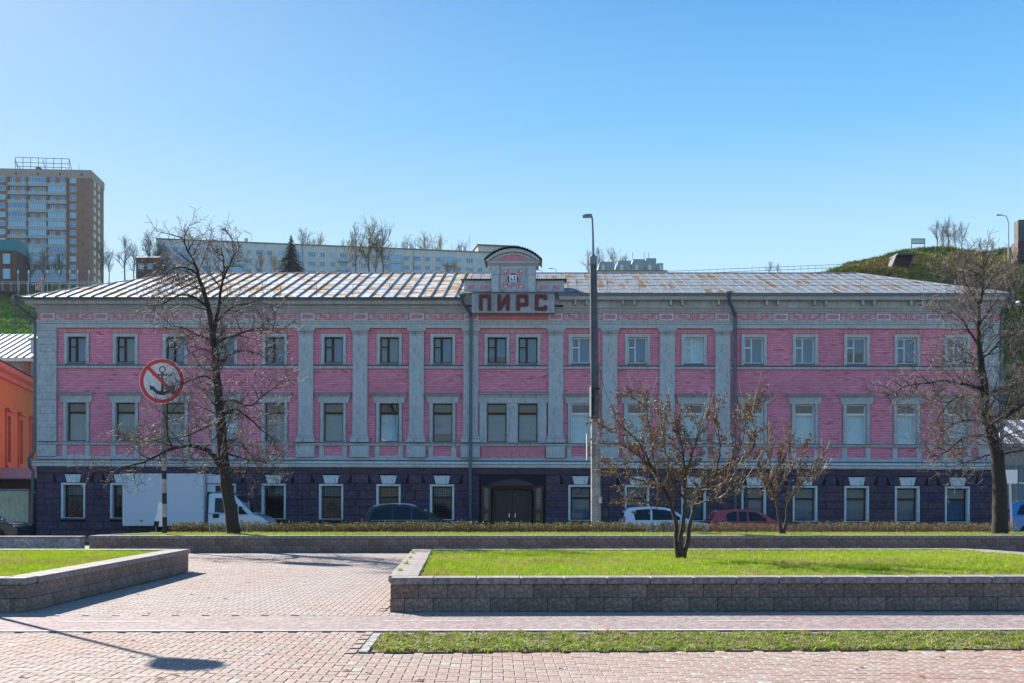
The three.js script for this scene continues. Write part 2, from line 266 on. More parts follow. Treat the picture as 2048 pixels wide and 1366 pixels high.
// ---------------------------------------------------------------- raised beds
const unitBlock = {}, blockGeo = (w, h, d, c, tile) => unitBlock[[w, h, d, c].join()] ??= new MB().box(-w / 2, w / 2, 0, h, -d, 0, c).geo(tile);
function wallRun(t, p, q, seed, opt = {}) {            // p to q along the outer face, which is on the right hand of the way
  const { start = 0, end = 0, wide = 0.42, step = 0.395 } = opt, r = rngOf(seed);
  const dx = q[0] - p[0], dz = q[1] - p[1], L = Math.hypot(dx, dz), ux = dx / L, uz = dz / L, turn = Math.atan2(-uz, ux), nx = Math.sin(turn), nz = Math.cos(turn);
  const put = (name, g, m, s, y, out, tilt = 0) => { const o = meshOf(name, g, m, t); o.position.set(p[0] + ux * s + nx * out, y, p[1] + uz * s + nz * out); o.rotation.set(0, turn + tilt, 0); return o; };
  const base = opt.base ?? 0;
  for (let row = 0; row < 2; row++) for (let s = row ? 0 : -step / 2; s < L - 0.01; s += step) {
    const a = Math.max(0, s), b = Math.min(L, s + step); if (b - a < 0.05) continue;
    const w = Math.round((b - a - 0.007) * 1000) / 1000; put('block', blockGeo(w, 0.184, 0.19, 0.006, 1), M.block[Math.floor(r() * 4)], (a + b) / 2, base + row * 0.19 + 0.003, (r() - 0.5) * 0.008, (r() - 0.5) * 0.004);
  }
  for (let s = start; s < L - end - 0.01; s += 0.6) { const b = Math.min(L - end, s + 0.6); if (b - s < 0.04) continue; const w = Math.round((b - s - 0.006) * 1000) / 1000; put('coping_stone', blockGeo(w, 0.094, wide, 0.01, 1.5), M.coping[Math.floor(r() * 3)], (s + b) / 2, base + 0.382, 0.045 + (r() - 0.5) * 0.008, (r() - 0.5) * 0.004); }
  const core = new MB().box(-L / 2 + 0.22, L / 2 - 0.22, -0.04, 0.37, -0.32, -0.02).mesh('core', M.jointDark, t); core.position.set(p[0] + ux * L / 2, base, p[1] + uz * L / 2); core.rotation.y = turn;
}
const bedR = { FL: [-1.68, -16.56], BL: [-2.06, -25.4], BR: [9.55, -25.75], R1: [9.95, -25.2], R2: [10.25, -23.7], FR: [10.7, -16.95] };
{
  const t = thing('raised_bed_wall', 'low block wall with pale coping round the lawn where the multi stemmed shrub grows', 'wall', [0, 0, 0], 0, 'block walls of the raised beds');
  wallRun(t, bedR.FL, bedR.FR, 1); wallRun(t, bedR.BL, bedR.FL, 2, { end: 0.38 }); wallRun(t, bedR.BR, bedR.BL, 3, { end: 0.38 }); wallRun(t, bedR.R1, bedR.BR, 4); wallRun(t, bedR.R2, bedR.R1, 5); wallRun(t, bedR.FR, bedR.R2, 6, { start: 0.4 });
  const l = thing('raised_bed_wall', 'low block wall with pale coping round the lawn without a shrub', 'wall', [0, 0, 0], 0, 'block walls of the raised beds');
  wallRun(l, [-14.2, -16.45], [-6.68, -16.5], 7); wallRun(l, [-6.68, -16.5], [-6.86, -25.45], 8, { start: 0.38 }); wallRun(l, [-6.86, -25.45], [-14.2, -25.6], 9, { start: 0.38 });
  const f = thing('raised_bed_wall', 'long block wall below the hedge bed with tall street trees', 'wall', [0, 0, 0], 0, 'block walls of the raised beds');
  wallRun(f, [-11.95, WALL_Z], [16.2, WALL_Z - 0.2], 10);
  for (const [a, b] of [[[16, -38.3], [-9.5, -38.2]], [[-9.5, -38.2], [-10.9, -36.8]], [[-10.9, -36.8], [-11.95, -34.4]]]) { const L = Math.hypot(b[0] - a[0], b[1] - a[1]), turn = Math.atan2(-(b[1] - a[1]), b[0] - a[0]); for (let s = 0; s < L - 0.1; s += 0.8) { const w = Math.min(0.792, L - s - 0.004), o = meshOf('coping_stone', blockGeo(Math.round(w * 1000) / 1000, 0.9, 0.2, 0.012, 1.5), M.coping[Math.floor(s * 7) % 3], f); o.position.set(a[0] + (b[0] - a[0]) * (s + w / 2) / L, -0.42, a[1] + (b[1] - a[1]) * (s + w / 2) / L); o.rotation.y = turn; } }
  const w = thing('parapet', 'plain grey concrete parapet beside the end of the long block wall', 'wall');
  new MB().box(-17.5, -12.0, 0, 0.43, -33.72, -33.35, 0.012).mesh('slab', M.concrete, w); new MB().box(-17.5, -11.96, 0.434, 0.475, -33.75, -33.32, 0.01).mesh('cap', M.coping[2], w);
}

// ---------------------------------------------------------------- lawns
function tuftGeo(seed, blades, h, spread, w, lean) {
  const r = rngOf(seed), b = new MB();
  for (let i = 0; i < blades; i++) {
    const a = r() * 6.283, d = r() * spread, x = Math.cos(a) * d, z = Math.sin(a) * d, H = h * (0.55 + r() * 0.75), t = r() * 6.283, l = lean * (0.3 + r()), f = r() * 6.283, cx = Math.cos(f) * w / 2, cz = Math.sin(f) * w / 2;
    const mx = x + Math.cos(t) * l * H * 0.35, mz = z + Math.sin(t) * l * H * 0.35, ex = x + Math.cos(t) * l * H, ez = z + Math.sin(t) * l * H;
    b.quad([x - cx, -0.01, z - cz], [x + cx, -0.01, z + cz], [mx + cx * 0.8, H * 0.6, mz + cz * 0.8], [mx - cx * 0.8, H * 0.6, mz - cz * 0.8]); b.tri([mx - cx * 0.8, H * 0.6, mz - cz * 0.8], [mx + cx * 0.8, H * 0.6, mz + cz * 0.8], [ex, H * 0.98, ez]);
  }
  return b.geo(1);
}
const grassMat = mat(C(1, 1, 1), 0.75, { transmission: 0.45, thickness: 0, ior: 1.3 });
function inPoly(pts, x, z) { let c = false; for (let i = 0, j = pts.length - 1; i < pts.length; j = i++) { const [a, b] = pts[i], [d, e] = pts[j]; if ((b > z) !== (e > z) && x < (d - a) * (z - b) / (e - b) + a) c = !c; } return c; }
function grass(name, label, geos, poly, step, yOf, colorOf, seed, sizeOf = () => 1, keep = () => true) {
  const r = rngOf(seed), spots = geos.map(() => []), xs = poly.map((p) => p[0]), zs = poly.map((p) => p[1]);
  for (let x = Math.min(...xs); x < Math.max(...xs); x += step) for (let z = Math.min(...zs); z < Math.max(...zs); z += step) { const X = x + (r() - 0.5) * step * 1.6, Z = z + (r() - 0.5) * step * 1.6; const ok = inPoly(poly, X, Z) && Math.abs(X) < -Z * 0.47 + 0.4 && keep(X, Z, r()); if (ok) spots[Math.floor(r() * geos.length)].push([X, Z]); }
  const holder = new THREE.Group(); holder.name = numbered(name); scene.add(holder); tag(holder, label, 'grass', null, 'stuff');
  spots.forEach((l, k) => { const im = new THREE.InstancedMesh(geos[k], grassMat, l.length), q = new THREE.Object3D(); im.name = 'blades'; im.castShadow = im.receiveShadow = true; im.userData.kind = 'stuff'; l.forEach(([x, z], i) => { const s = sizeOf(x, z) * (0.75 + r() * 0.5); q.position.set(x, yOf(x, z), z); q.rotation.y = r() * 6.283; q.scale.set(s, s * (0.8 + r() * 0.4), s); q.updateMatrix(); im.setMatrixAt(i, q.matrix); im.setColorAt(i, colorOf(x, z, r)); }); holder.add(im); });
}
const soilSheet = (name, poly, y, m, label) => structure(new MB().prism(poly, -0.03, y, 'y').mesh(name, m), label);
{
  const low0 = [9].map((s) => tuftGeo(s, 8, 0.02, 0.03, 0.01, 1.6)), lawnTufts = [1, 2, 3].map((s) => tuftGeo(s, 11, 0.075, 0.045, 0.008, 0.6));
  const green = (x, z, r) => { const a = nA(x * 0.11, z * 0.11), b = nB(x * 0.21, z * 0.21), k = 0.8 + 0.5 * r() + (a - 0.5) * 0.5, dry = b > 0.57 && r() < 0.5 || r() < 0.05; return dry ? C(0.4 * k, 0.34 * k, 0.14 * k) : C(0.34 * k + 0.16 * (b - 0.4), 0.46 * k, 0.012 * k); };
  const innerR = [[-1.3, -16.9], [-1.7, -25.05], [9.4, -25.4], [9.7, -24.9], [9.95, -23.6], [10.4, -17.3]], innerL = [[-7.05, -16.85], [-7.22, -25.1], [-14, -25.25], [-14, -16.8]];
  soilSheet('lawn_soil', innerR, 0.4, M.soil, 'soil under the lawn'); soilSheet('lawn_soil', innerL, 0.4, M.soil, 'soil under the lawn');
  const yL = (x, z) => 0.395;
  grass('lawn', 'bright green lawn in the raised bed around the multi stemmed shrub', lawnTufts, innerR, 0.04, yL, green, 31, (x, z) => 0.58 + 0.55 * nB(x * 0.3, z * 0.3), (x, z, q) => nB(x * 0.21, z * 0.21) < 0.6 || q < 0.6);
  grass('lawn', 'bright green lawn in the raised bed without a shrub', lawnTufts, innerL, 0.04, yL, green, 32, (x, z) => 0.58 + 0.55 * nB(x * 0.3, z * 0.3), (x, z, q) => nB(x * 0.21 + 0.3, z * 0.21) < 0.6 || q < 0.7);
  const longTuft = [7, 8].map((s) => tuftGeo(s, 12, 0.11, 0.05, 0.009, 0.7));
  grass('tall_grass', 'long uncut grass along the far coping of the raised bed', longTuft, [[-1.66, -24.85], [9.3, -25.2], [9.35, -25.4], [-1.7, -25.05]], 0.06, yL, green, 36, (x) => 0.5 + 0.5 * nB(x * 0.2, 0.7), (x, z, q) => nB(x * 0.4, 0.4) > 0.56 && q < 0.5);
  grass('coping_weeds', 'weeds rooted in the coping joints of the raised bed', longTuft, [[-2.02, -24.6], [-1.95, -24.6], [-1.6, -17], [-1.67, -17]], 0.05, () => 0.475, green, 37, () => 0.5, (x, z, q) => Math.abs(((z + 100) % 1.8) - 0.9) < 0.12 && q < 0.7);
  grass('joint_weeds', 'small weeds in the joints of the paving', low0, [[-7, -34], [7, -34], [7, -10.3], [-7, -10.3]], 0.16, () => 0.0, green, 38, () => 0.5, (x, z, q) => (z > zNear(x) + 0.1 && !(x > stripX(z) - 0.1 && z < zsN(x) + 0.1) || z < zFar(x) - 0.1 && x > -6.5 && x < -2.2) && nB(x * 0.15, z * 0.15) > 0.55 && q < 0.06);
  const hb = [[-11.6, -34.3], [16, -34.5], [16, -38.15], [-9.4, -38.05], [-10.7, -36.7]];
  soilSheet('hedge_soil', hb, 0.4, M.soil, 'soil of the hedge bed');
  grass('bed_grass', 'strip of grass between the long block wall and the hedge', lawnTufts, [[-11.4, -34.35], [16, -34.55], [16, -36.9], [-10.2, -36.8]], 0.055, yL, green, 33, () => 1.15);
  // the flush strip beside the cycle path
  const z0 = (x) => zsF(x), sp = [[stripLeft[0].x + 0.13, stripFar[0].z + 0.05], [8, zsF(8) + 0.05], [8, zsN(8) - 0.03], [stripLeft[1].x + 0.12, stripNear[0].z - 0.03]];
  soilSheet('verge_soil', sp, 0.006, mat(C(0.3, 0.25, 0.17), 0.95, { map: stoneTex, tile: 0.8, bumpMap: stoneBump, bumpScale: 0.02 }), 'dry soil of the grass verge');
  const low = [4, 5].map((s) => tuftGeo(s, 12, 0.022, 0.05, 0.014, 1.8)), tall = [tuftGeo(6, 12, 0.036, 0.04, 0.011, 1.2)];
  const patch = (x, z) => nA(x * 0.3, z * 0.3) * 0.5 + nB(x * 0.45, z * 0.45) * 0.5;
  grass('verge_grass', 'patchy weedy grass verge beside the cycle path', [...low, ...tall], sp, 0.045, () => 0.01, (x, z, r) => { const k = 0.7 + 0.7 * r(), p = patch(x, z); return r() < 0.22 + Math.max(0, 0.5 - p) * 1.5 ? C(0.36 * k, 0.29 * k, 0.13 * k) : C(0.28 * k, 0.34 * k, 0.045 * k); }, 34, (x, z) => 0.6 + 1.0 * patch(x, z), (x, z, q) => q < 0.2 + 1.9 * Math.max(0, patch(x, z) - 0.36));
  const kerb = thing('verge_kerb', 'pale flush concrete kerb at the end of the grass verge', 'kerb'), [a, b] = stripLeft, L = a.distanceTo(b);
  for (let s = 0; s < 2; s++) { const o = new MB().box(-L / 4 + 0.004, L / 4 - 0.004, -0.06, 0.012, -0.05, 0.05, 0.006).mesh('kerb_stone', M.concrete, kerb); const m = a.clone().lerp(b, 0.25 + 0.5 * s); o.position.set(m.x + 0.04, 0, m.z); o.rotation.y = Math.atan2(-(b.z - a.z), b.x - a.x); }
}

{ // stray dead leaves on the paving
  const r = rngOf(95), b = new MB(); for (let i = 0; i < 90; i++) { const z = -10.4 - Math.pow(r(), 1.5) * 22, x = (r() - 0.5) * 2 * Math.min(7, -z * 0.43), on = z > zNear(x) + 0.05 || (z < zFar(x) && x > -6.5 && x < -2.2); if (!on) continue; const a = r() * 6.28, l = 0.03 + r() * 0.03, c = Math.cos(a) * l, s = Math.sin(a) * l; b.tri([x, 0.006, z], [x + c - s * 0.4, 0.018, z + s + c * 0.4], [x + c * 2, 0.008, z + s * 2]).tri([x, 0.006, z], [x + c * 2, 0.008, z + s * 2], [x + c + s * 0.4, 0.014, z + s - c * 0.4]); }
  tag(b.mesh('fallen_leaves', mat(C(0.16, 0.1, 0.05), 0.9)), 'dead leaves strewn over the paving', 'leaves', null, 'stuff');
}
// ---------------------------------------------------------------- the pink building; its own axes: x right, y up from the road, z out of the facade
const K = 41.5, fx = (px) => (px - MID) / K, fy = (py) => (HORIZON - py) / K + EYE + 0.5;
const house = thing('pink_building', 'long three storey pink brick building with grey pilasters and rusty sheet metal roof', 'building', [0, -0.5, -57.8]);
house.rotation.set(0, -0.022, -0.0042);
{
  const H = house, topC = [145.4, 244.5, 345, 446, 546.3, 664.7, 776.8, 884, 992.5, 1054.5, 1160.3, 1272.5, 1385, 1504, 1605.3, 1707, 1806.6, 1905];
  const groundC = topC.map((c, i) => (i === 8 || i === 9 ? null : c + (i < 2 ? -4 : i === 5 ? -3 : 0)));
  const pil = [[595, 624.5], [704, 733.6], [816.7, 847], [925.7, 955], [1095.5, 1124.8], [1203.5, 1231.4], [1317, 1346], [1427.6, 1456]];
  const spans = []; { let a = 106; for (const [l, r] of pil) { spans.push([a, l]); a = r; } spans.push([a, 1947]); }
  const rect = (x0, x1, y0, y1) => [[x0, y0], [x1, y0], [x1, y1], [x0, y1]];
  const xl = fx(66), xr = fx(1987), TW = 0.94, TH = 1.31, MW = 0.97, MH = 1.9, GW = 1.0, GH = 1.62;
  const yT = fy(728.6), yM = fy(885.7), yG = fy(1040);
  const holeT = topC.map((c) => rect(fx(c) - TW / 2, fx(c) + TW / 2, yT, yT + TH)), holeM = topC.map((c) => rect(fx(c) - MW / 2, fx(c) + MW / 2, yM, yM + MH));
  const holeG = groundC.filter((c) => c).map((c) => rect(fx(c) - GW / 2, fx(c) + GW / 2, yG, yG + GH)); holeG.push(rect(fx(961), fx(1088), 0.03, fy(971)));
  new MB().slab(rect(xl, xr, fy(936), fy(598)), [...holeT, ...holeM], -0.5, -0.032).mesh('wall', M.mortar, H);
  new MB().slab(rect(xl, xr, 0, fy(936) - 0.004), holeG, -0.5, 0.06).mesh('base_wall', M.violetJoint, H);
  new MB().box(xl, xr, 0, fy(590), -15.8, -15.3).box(xl, xl + 0.4, 0, fy(600), -15.3, -0.51).box(xr - 0.4, xr, 0, fy(600), -15.3, -0.51).mesh('rear_wall', M.pinkPlain, H); { const inner = new MB(); for (const [lo, hi] of [[0.02, fy(912) - 0.21], [fy(912) + 0.01, fy(760) - 0.21], [fy(760) + 0.01, fy(600) - 0.31]]) { inner.box(xl + 0.42, xr - 0.42, lo, hi, -5.2, -5.05); for (let x = -20; x < 21; x += 5) inner.box(x - 0.06, x + 0.06, lo, hi, -5.04, -0.52); } inner.mesh('room_walls', M.roomWall, H); }
  new MB().box(xl + 0.41, xr - 0.41, fy(600) - 0.3, fy(600), -15.29, -0.52).box(xl + 0.41, xr - 0.41, fy(912) - 0.2, fy(912), -15.29, -0.52).box(xl + 0.41, xr - 0.41, fy(760) - 0.2, fy(760), -15.29, -0.52).mesh('floor_slabs', M.concrete, H);

  // painted brickwork, laid brick by brick
  {
    const skip = [...topC.map((c) => [fx(c) - 0.62, fx(c) + 0.62, yT - 0.02, yT + TH + 0.16]), ...topC.map((c, i) => [fx(c) - 0.66, fx(c) + 0.66, yM - 0.02, yM + MH + 0.1]), ...pil.map(([l, r]) => [fx(l), fx(r), 0, 20]), [fx(958), fx(1094), yM, fy(789)]];
    const list = [], r = rngOf(77), hit = (x, y) => skip.some((s) => x > s[0] && x < s[1] && y > s[2] && y < s[3]), add = (x, y, sx, sy) => { const p = nB(x * 0.05, y * 0.07) + 0.6 * (nC(x * 0.03, y * 0.03) - 0.5), v = 0.88 + 0.24 * r() + 0.3 * (p - 0.5); list.push([x, y, sx, sy, (r() - 0.5) * 0.004, v, r()]); };
    for (let row = 0, y = fy(917); y < fy(657) - 0.03; y += 0.0792, row++) {
      const cut = skip.filter((q) => y + 0.033 > q[2] && y + 0.033 < q[3]).map((q) => [q[0], q[1]]); if (y > fy(668)) for (const c of topC) cut.push([fx(c) - 0.82, fx(c) + 0.82]); cut.sort((p, q) => p[0] - q[0]);
      const free = []; let l = fx(106.5); for (const [p, q] of cut) { if (p > l) free.push([l, p]); l = Math.max(l, q); } free.push([l, fx(1946.5)]);
      for (const [p, q] of free) { const i0 = Math.floor((p - fx(107)) / 0.262) - 1; for (let i = i0; ; i++) { const x = fx(107) + i * 0.262 - (row % 2) * 0.131; if (x > q) break; const e0 = Math.max(p, x), e1 = Math.min(q, x + 0.252); if (e1 - e0 > 0.025) add((e0 + e1) / 2, y + 0.033, (e1 - e0) / 0.246, 1); } }
    }
    for (const c of topC) for (let k = -10; k <= 10; k++) { const x = fx(c) + k * 0.078; if (!hit(x, fy(662)) && !hit(x - 0.04, fy(662)) && !hit(x + 0.04, fy(662))) add(x, fy(662.5), 0.26, 3.2); }
    const g = new MB().box(-0.123, 0.123, -0.0315, 0.0315, -0.04, 0, 0.005).geo(1), im = new THREE.InstancedMesh(g, mat(C(1, 1, 1), 0.8), list.length), q = new THREE.Object3D();
    list.forEach(([x, y, sx, sy, z, v, t], i) => { q.position.set(x, y, z); q.scale.set(sx, sy, 1); q.updateMatrix(); im.setMatrixAt(i, q.matrix); const faded = t > 0.93 ? 0.06 : 0; im.setColorAt(i, sy > 2 ? C(0.8 * v, 0.28 * v, 0.28 * v) : t < 0.03 ? C(0.62, 0.2, 0.24) : C(0.85 * v, (0.3 + faded) * v, (0.39 + faded) * v)); });
    im.name = 'brickwork'; im.castShadow = im.receiveShadow = true; im.userData.kind = 'stuff'; H.add(im);
  }
  // violet base: stone by stone
  {
    const r = rngOf(9), rows = [949.5, 968, 982, 1000.5, 1014, 1032.5, 1047, 1063, 1085], solid = groundC.filter((c) => c).map((c) => [fx(c) - 0.59, fx(c) + 0.59]); solid.push([fx(958), fx(1091)]);
    const put = (poly) => new MB().prism(poly, 0.045, 0.115 + r() * 0.025, 'z').mesh('stone', M.violet[Math.floor(r() * 3)], H);
    for (let k = 0; k < rows.length - 1; k++) {
      const y1 = fy(rows[k]) - 0.014, y0 = Math.max(0.01, fy(rows[k + 1]) + 0.014), cuts = k === 0 ? solid.map(([a, b]) => { const m = (a + b) / 2; return b - a > 2 ? [a, b] : [m - 0.97, m + 0.97]; }) : solid; let x = xl + 0.01 - (k % 2) * 0.4; const step = [0.98, 0.8, 0.9, 0.74, 0.98, 0.86, 1.1, 1.1][k];
      if (y0 > yG + GH + 0.1 || y1 > yG - 0.05) { const free = []; let a = xl + 0.01; for (const [l, rr] of [...cuts].sort((p, q) => p[0] - q[0])) { free.push([a, l]); a = rr; } free.push([a, xr - 0.01]);
        for (const [l, rr] of free) { const n = Math.max(1, Math.round((rr - l) / step)), sh = n > 1 ? (k % 2) * 0.3 : 0; for (let i = 0; i < n; i++) { const w = (rr - l) / n, p = l + w * (i ? i - sh : 0) + 0.016, e = l + w * (i === n - 1 ? n : i + 1 - sh) - 0.016; if (e - p > 0.06) put(rect(p, e, y0, y1)); } } }
      else for (; x < xr; x += step) { const p = Math.max(x, xl + 0.01) + 0.016, e = Math.min(x + step, xr - 0.01) - 0.016; if (e > p) put(rect(p, e, y0, y1)); }
    }
    for (const c of groundC) if (c) for (const s of [-1, 1]) { const X = fx(c), y1 = fy(949.5) - 0.008, y0 = fy(967.5); put([[X + s * 0.41, y1], [X + s * 0.96, y1], [X + s * 0.78, y0], [X + s * 0.32, y0]]); }
    new MB().box(xl, xr, fy(949) + 0.004, fy(937), 0.06, 0.115, 0.008).mesh('base_band', M.violet[1], H);
  }
  // mouldings that run the length of the front
  const run = (name, a, b, prof, m) => new MB().prism(prof, fx(a), fx(b), 'x').mesh(name, m, H);
  const ledge = (y0, y1, z, sl = 0.02) => [[-0.02, fy(y1)], [z - 0.02, fy(y1)], [z, fy(y1) + 0.03], [z, fy(y0) - sl], [-0.02, fy(y0)]];
  run('string_cornice', 58, 592, [[0, fy(936)], [0.16, fy(936)], [0.2, fy(933)], [0.2, fy(930)], [0.3, fy(928.5)], [0.3, fy(924.5)], [0.02, fy(922)]], M.trimLight); run('string_cornice', 592, 1992, [[0, fy(936)], [0.2, fy(936)], [0.25, fy(933)], [0.25, fy(930)], [0.36, fy(928.5)], [0.36, fy(924.5)], [0.02, fy(922)]], M.trimLight);
  run('string_flashing', 57, 1993, [[0, fy(922) + 0.003], [0.37, fy(924.5) + 0.003], [0.37, fy(923.8) + 0.003], [0, fy(921)]], M.sheetBlue);
  run('plinth_ledge', 66, 1986, [[-0.02, fy(921) + 0.002], [0.1, fy(921) + 0.002], [0.1, fy(917.5)], [0.06, fy(916)], [-0.02, fy(916)]], M.trim);
  const short = (y0, y1, z, name, m) => spans.forEach(([a, b], i) => { if (name === 'panel_rail' && i === 4) return; new MB().prism(ledge(y0, y1, z), fx(a) + 0.002, fx(b) - 0.002, 'x').mesh(name, m, H); });
  short(732.5, 738.5, 0.1, 'sill_course', M.trim); short(730.6, 732.6, 0.15, 'sill_flashing', M.sheetBlue);
  run('sill_course', 66, 1986, [[-0.02, fy(892.6)], [0.12, fy(892.6)], [0.16, fy(890)], [0.16, fy(888)], [-0.02, fy(888)]], M.trim); run('sill_flashing', 66, 1986, [[-0.02, fy(887.9)], [0.19, fy(887.9)], [0.19, fy(887)], [-0.02, fy(885.9)]], M.sheetBlue);
  // entablature
  run('architrave', 66, 1987, [[-0.02, fy(657)], [0.1, fy(657)], [0.1, fy(649.5)], [0.16, fy(648.5)], [0.16, fy(646)], [0.2, fy(644)], [0.2, fy(641.6)], [-0.02, fy(641.6)]], M.trim);
  run('frieze', 66, 1987, [[-0.02, fy(641.4)], [0.07, fy(641.4)], [0.07, fy(627.2)], [-0.02, fy(627.2)]], M.pinkPlain);
  run('bed_moulding', 66, 1987, [[-0.02, fy(627)], [0.12, fy(627)], [0.16, fy(624)], [0.22, fy(623.4)], [0.22, fy(620)], [0.3, fy(618)], [0.3, fy(616.5)], [-0.02, fy(616.5)]], M.trim);
  for (const [a, b, s, dz] of [[52, 926, 1.8, 0], [1116, 1996, -6.5, 0.1]]) {
    run('soffit', a + 8, b, [[-0.02, fy(616.3)], [0.32, fy(616.3)], [0.36, fy(611.5 + s)], [-0.02, fy(611.5 + s)]], M.trim);
    run('fascia', a, b, [[-0.02, fy(611.3 + s)], [0.7 + dz, fy(611.3 + s)], [0.74 + dz, fy(609 + s)], [0.74 + dz, fy(605 + s)], [0.84 + dz, fy(603.5 + s)], [0.84 + dz, fy(602.2 + s)], [-0.02, fy(602.2 + s)]], M.trim);
    for (let x = a + 30; x < b; x += 94) for (const o of [0, 22]) if (a > 900) new MB().box(fx(x + o), fx(x + o) + 0.09, fy(614), fy(605.3), 0.36, 0.72).mesh('bracket', M.trim, H);
    for (let x = a + 18; x < b - 4; x += 5.2) {}
  }
  { const b = new MB(); for (let x = 70; x < 1984; x += 4.4) if (x < 938 || x > 1110) b.box(fx(x), fx(x + 2.6), fy(622.8), fy(620.4), 0.22, 0.25); b.mesh('dentils', M.trim, H).userData.kind = 'stuff'; }
  // frieze ornament
  {
    const ros = [87.5, 195, 295, 395.5, 496, 612.5, 719, 832, 941, 1109, 1217.5, 1330, 1441, 1556, 1659, 1759, 1857, 1964], y0 = fy(640.6), y1 = fy(627.9), ym = (y0 + y1) / 2, hh = (y1 - y0) / 2;
    const frameGeo = new MB(), fw = 0.34; frameGeo.slab(rect(-fw, fw, -hh, hh), [rect(-fw + 0.075, fw - 0.075, -hh + 0.055, hh - 0.055)], 0, 0.035);
    const fg = frameGeo.geo(2), rg = new MB(); for (let k = 0; k < 6; k++) { const a = k / 6 * 6.283; rg.tube([V(0, 0, 0.01), V(Math.cos(a) * 0.05, Math.sin(a) * 0.05, 0.025), V(Math.cos(a) * 0.085, Math.sin(a) * 0.085, 0.005)], [0.012, 0.022, 0.006], 5); } const rgeo = rg.geo(1);
    const curl = (cx, cy, R, a0, dir, turns) => { const p = []; for (let i = 0; i <= 20; i++) { const t = i / 20, a = a0 + dir * t * turns * 2 * Math.PI, rr = R * (1 - 0.8 * t); p.push(V(cx + Math.cos(a) * rr, cy + Math.sin(a) * rr, 0.02)); } return p; };
    const make = (half) => { const b = new MB(), R = hh * 0.74, r = 0.027; for (const d of [-1, 1]) { const x1 = d * (half - R * 1.05), x2 = d * half * 0.36; b.tube([...[0, 1, 2, 3].map((i) => V(lerp(d * half * 0.52, x1, i / 4), lerp(-hh * 0.8, -R * 0.95, i / 4), 0.02)), ...curl(x1, 0, R, -Math.PI / 2, d, 1.4)], r, 5); b.tube([...[0, 1, 2, 3].map((i) => V(lerp(d * half * 0.66, x2, i / 4), lerp(hh * 0.7, R * 0.9, i / 4), 0.02)), ...curl(x2, 0, R * 0.92, Math.PI / 2, d, 1.4)], r, 5); b.tube([V(d * 0.04, -hh * 0.85, 0.02), V(d * 0.03, 0, 0.03), V(d * 0.06, hh * 0.85, 0.02)], [0.03, 0.012, 0.03], 5); } return b.geo(1); };
    const cache = {};
    ros.forEach((c, i) => { const o = meshOf('rosette_frame', fg, M.trimLight, H); o.position.set(fx(c), ym, 0.071); const p = meshOf('rosette', rgeo, M.trim, H); p.position.set(fx(c), ym, 0.071); if (i + 1 < ros.length && i !== 8) { const m = (ros[i] + ros[i + 1]) / 2, half = Math.round(((ros[i + 1] - ros[i]) / 2 / K - fw - 0.05) * 20) / 20; const s = meshOf('scroll', cache[half] ??= make(half), M.trimLight, H); s.position.set(fx(m), ym, 0.071); } });
  }
  // pilasters, corner quoins
  {
    const w = 29.5 / K, cap = new MB(), base = new MB(), r = rngOf(3);
    cap.prism([[0, 0], [0.19, 0], [0.19, 0.03], [0.16, 0.05], [0.16, 0.17], [0.2, 0.2], [0.26, 0.25], [0.26, 0.36], [0, 0.36]], -w / 2 - 0.0, w / 2 + 0.0, 'x').box(-w / 2 - 0.09, w / 2 + 0.09, 0.25, 0.358, 0.0, 0.27).prism([[-w / 2 - 0.02, 0.19], [w / 2 + 0.02, 0.19], [w / 2 + 0.085, 0.249], [-w / 2 - 0.085, 0.249]], 0, 0.24);
    for (let k = 0; k < 9; k++) { const x = -w / 2 + (k + 0.5) * w / 9; cap.tube([V(x, 0.06, 0.16), V(x, 0.11, 0.2), V(x, 0.16, 0.17)], [0.012, 0.03, 0.02], 5); }
    base.box(-w / 2 - 0.1, w / 2 + 0.1, 0, 0.18, 0, 0.28, 0.012).box(-w / 2 - 0.07, w / 2 + 0.07, 0.18, 0.3, 0, 0.25, 0.03).box(-w / 2 - 0.03, w / 2 + 0.03, 0.3, 0.4, 0, 0.2, 0.02);
    const sh = new MB().box(-w / 2, w / 2, fy(869.5), fy(672), -0.02, 0.16, 0.008).geo(3), ped = new MB().box(-0.46, 0.46, fy(915.8), fy(893), -0.02, 0.24, 0.012).box(-0.4, 0.4, fy(911), fy(898), 0.24, 0.262, 0.006).geo(3), cg = cap.geo(3), bg = base.geo(3);
    const tops = new MB().prism([[0, 0], [0.3, 0], [0.3, 0.02], [0, 0.05]], -w / 2 - 0.12, w / 2 + 0.12, 'x').geo(2);
    for (const [a, b] of pil) { const p = part('pilaster', H, [fx((a + b) / 2), 0, 0]); meshOf('shaft', sh, M.trim, p); const c = meshOf('capital', cg, M.trim, p); c.position.set(0, fy(672) + 0.0, 0); const d = meshOf('base', bg, M.trim, p); d.position.set(0, fy(885.6), 0); meshOf('pedestal', ped, M.trim, p); }
    for (const [a, b] of [[67, 106], [1947, 1986]]) {
      let y = fy(885.5), i = 0; while (y < fy(658)) { const h = Math.min(0.335, fy(657.2) - y), n = i % 2 ? 2 : 1; for (let k = 0; k < n; k++) new MB().box(lerp(fx(a), fx(b), k / n) + 0.003, lerp(fx(a), fx(b), (k + 1) / n) - 0.003, y + 0.004, y + h - 0.004, -0.02, 0.13 + r() * 0.004, 0.005).mesh('quoin', M.trim, H); y += h; i++; }
      new MB().box(fx(a), fx(b), fy(915.8), fy(893), -0.02, 0.15, 0.01).mesh('corner_pedestal', M.trim, H);
    }
  }
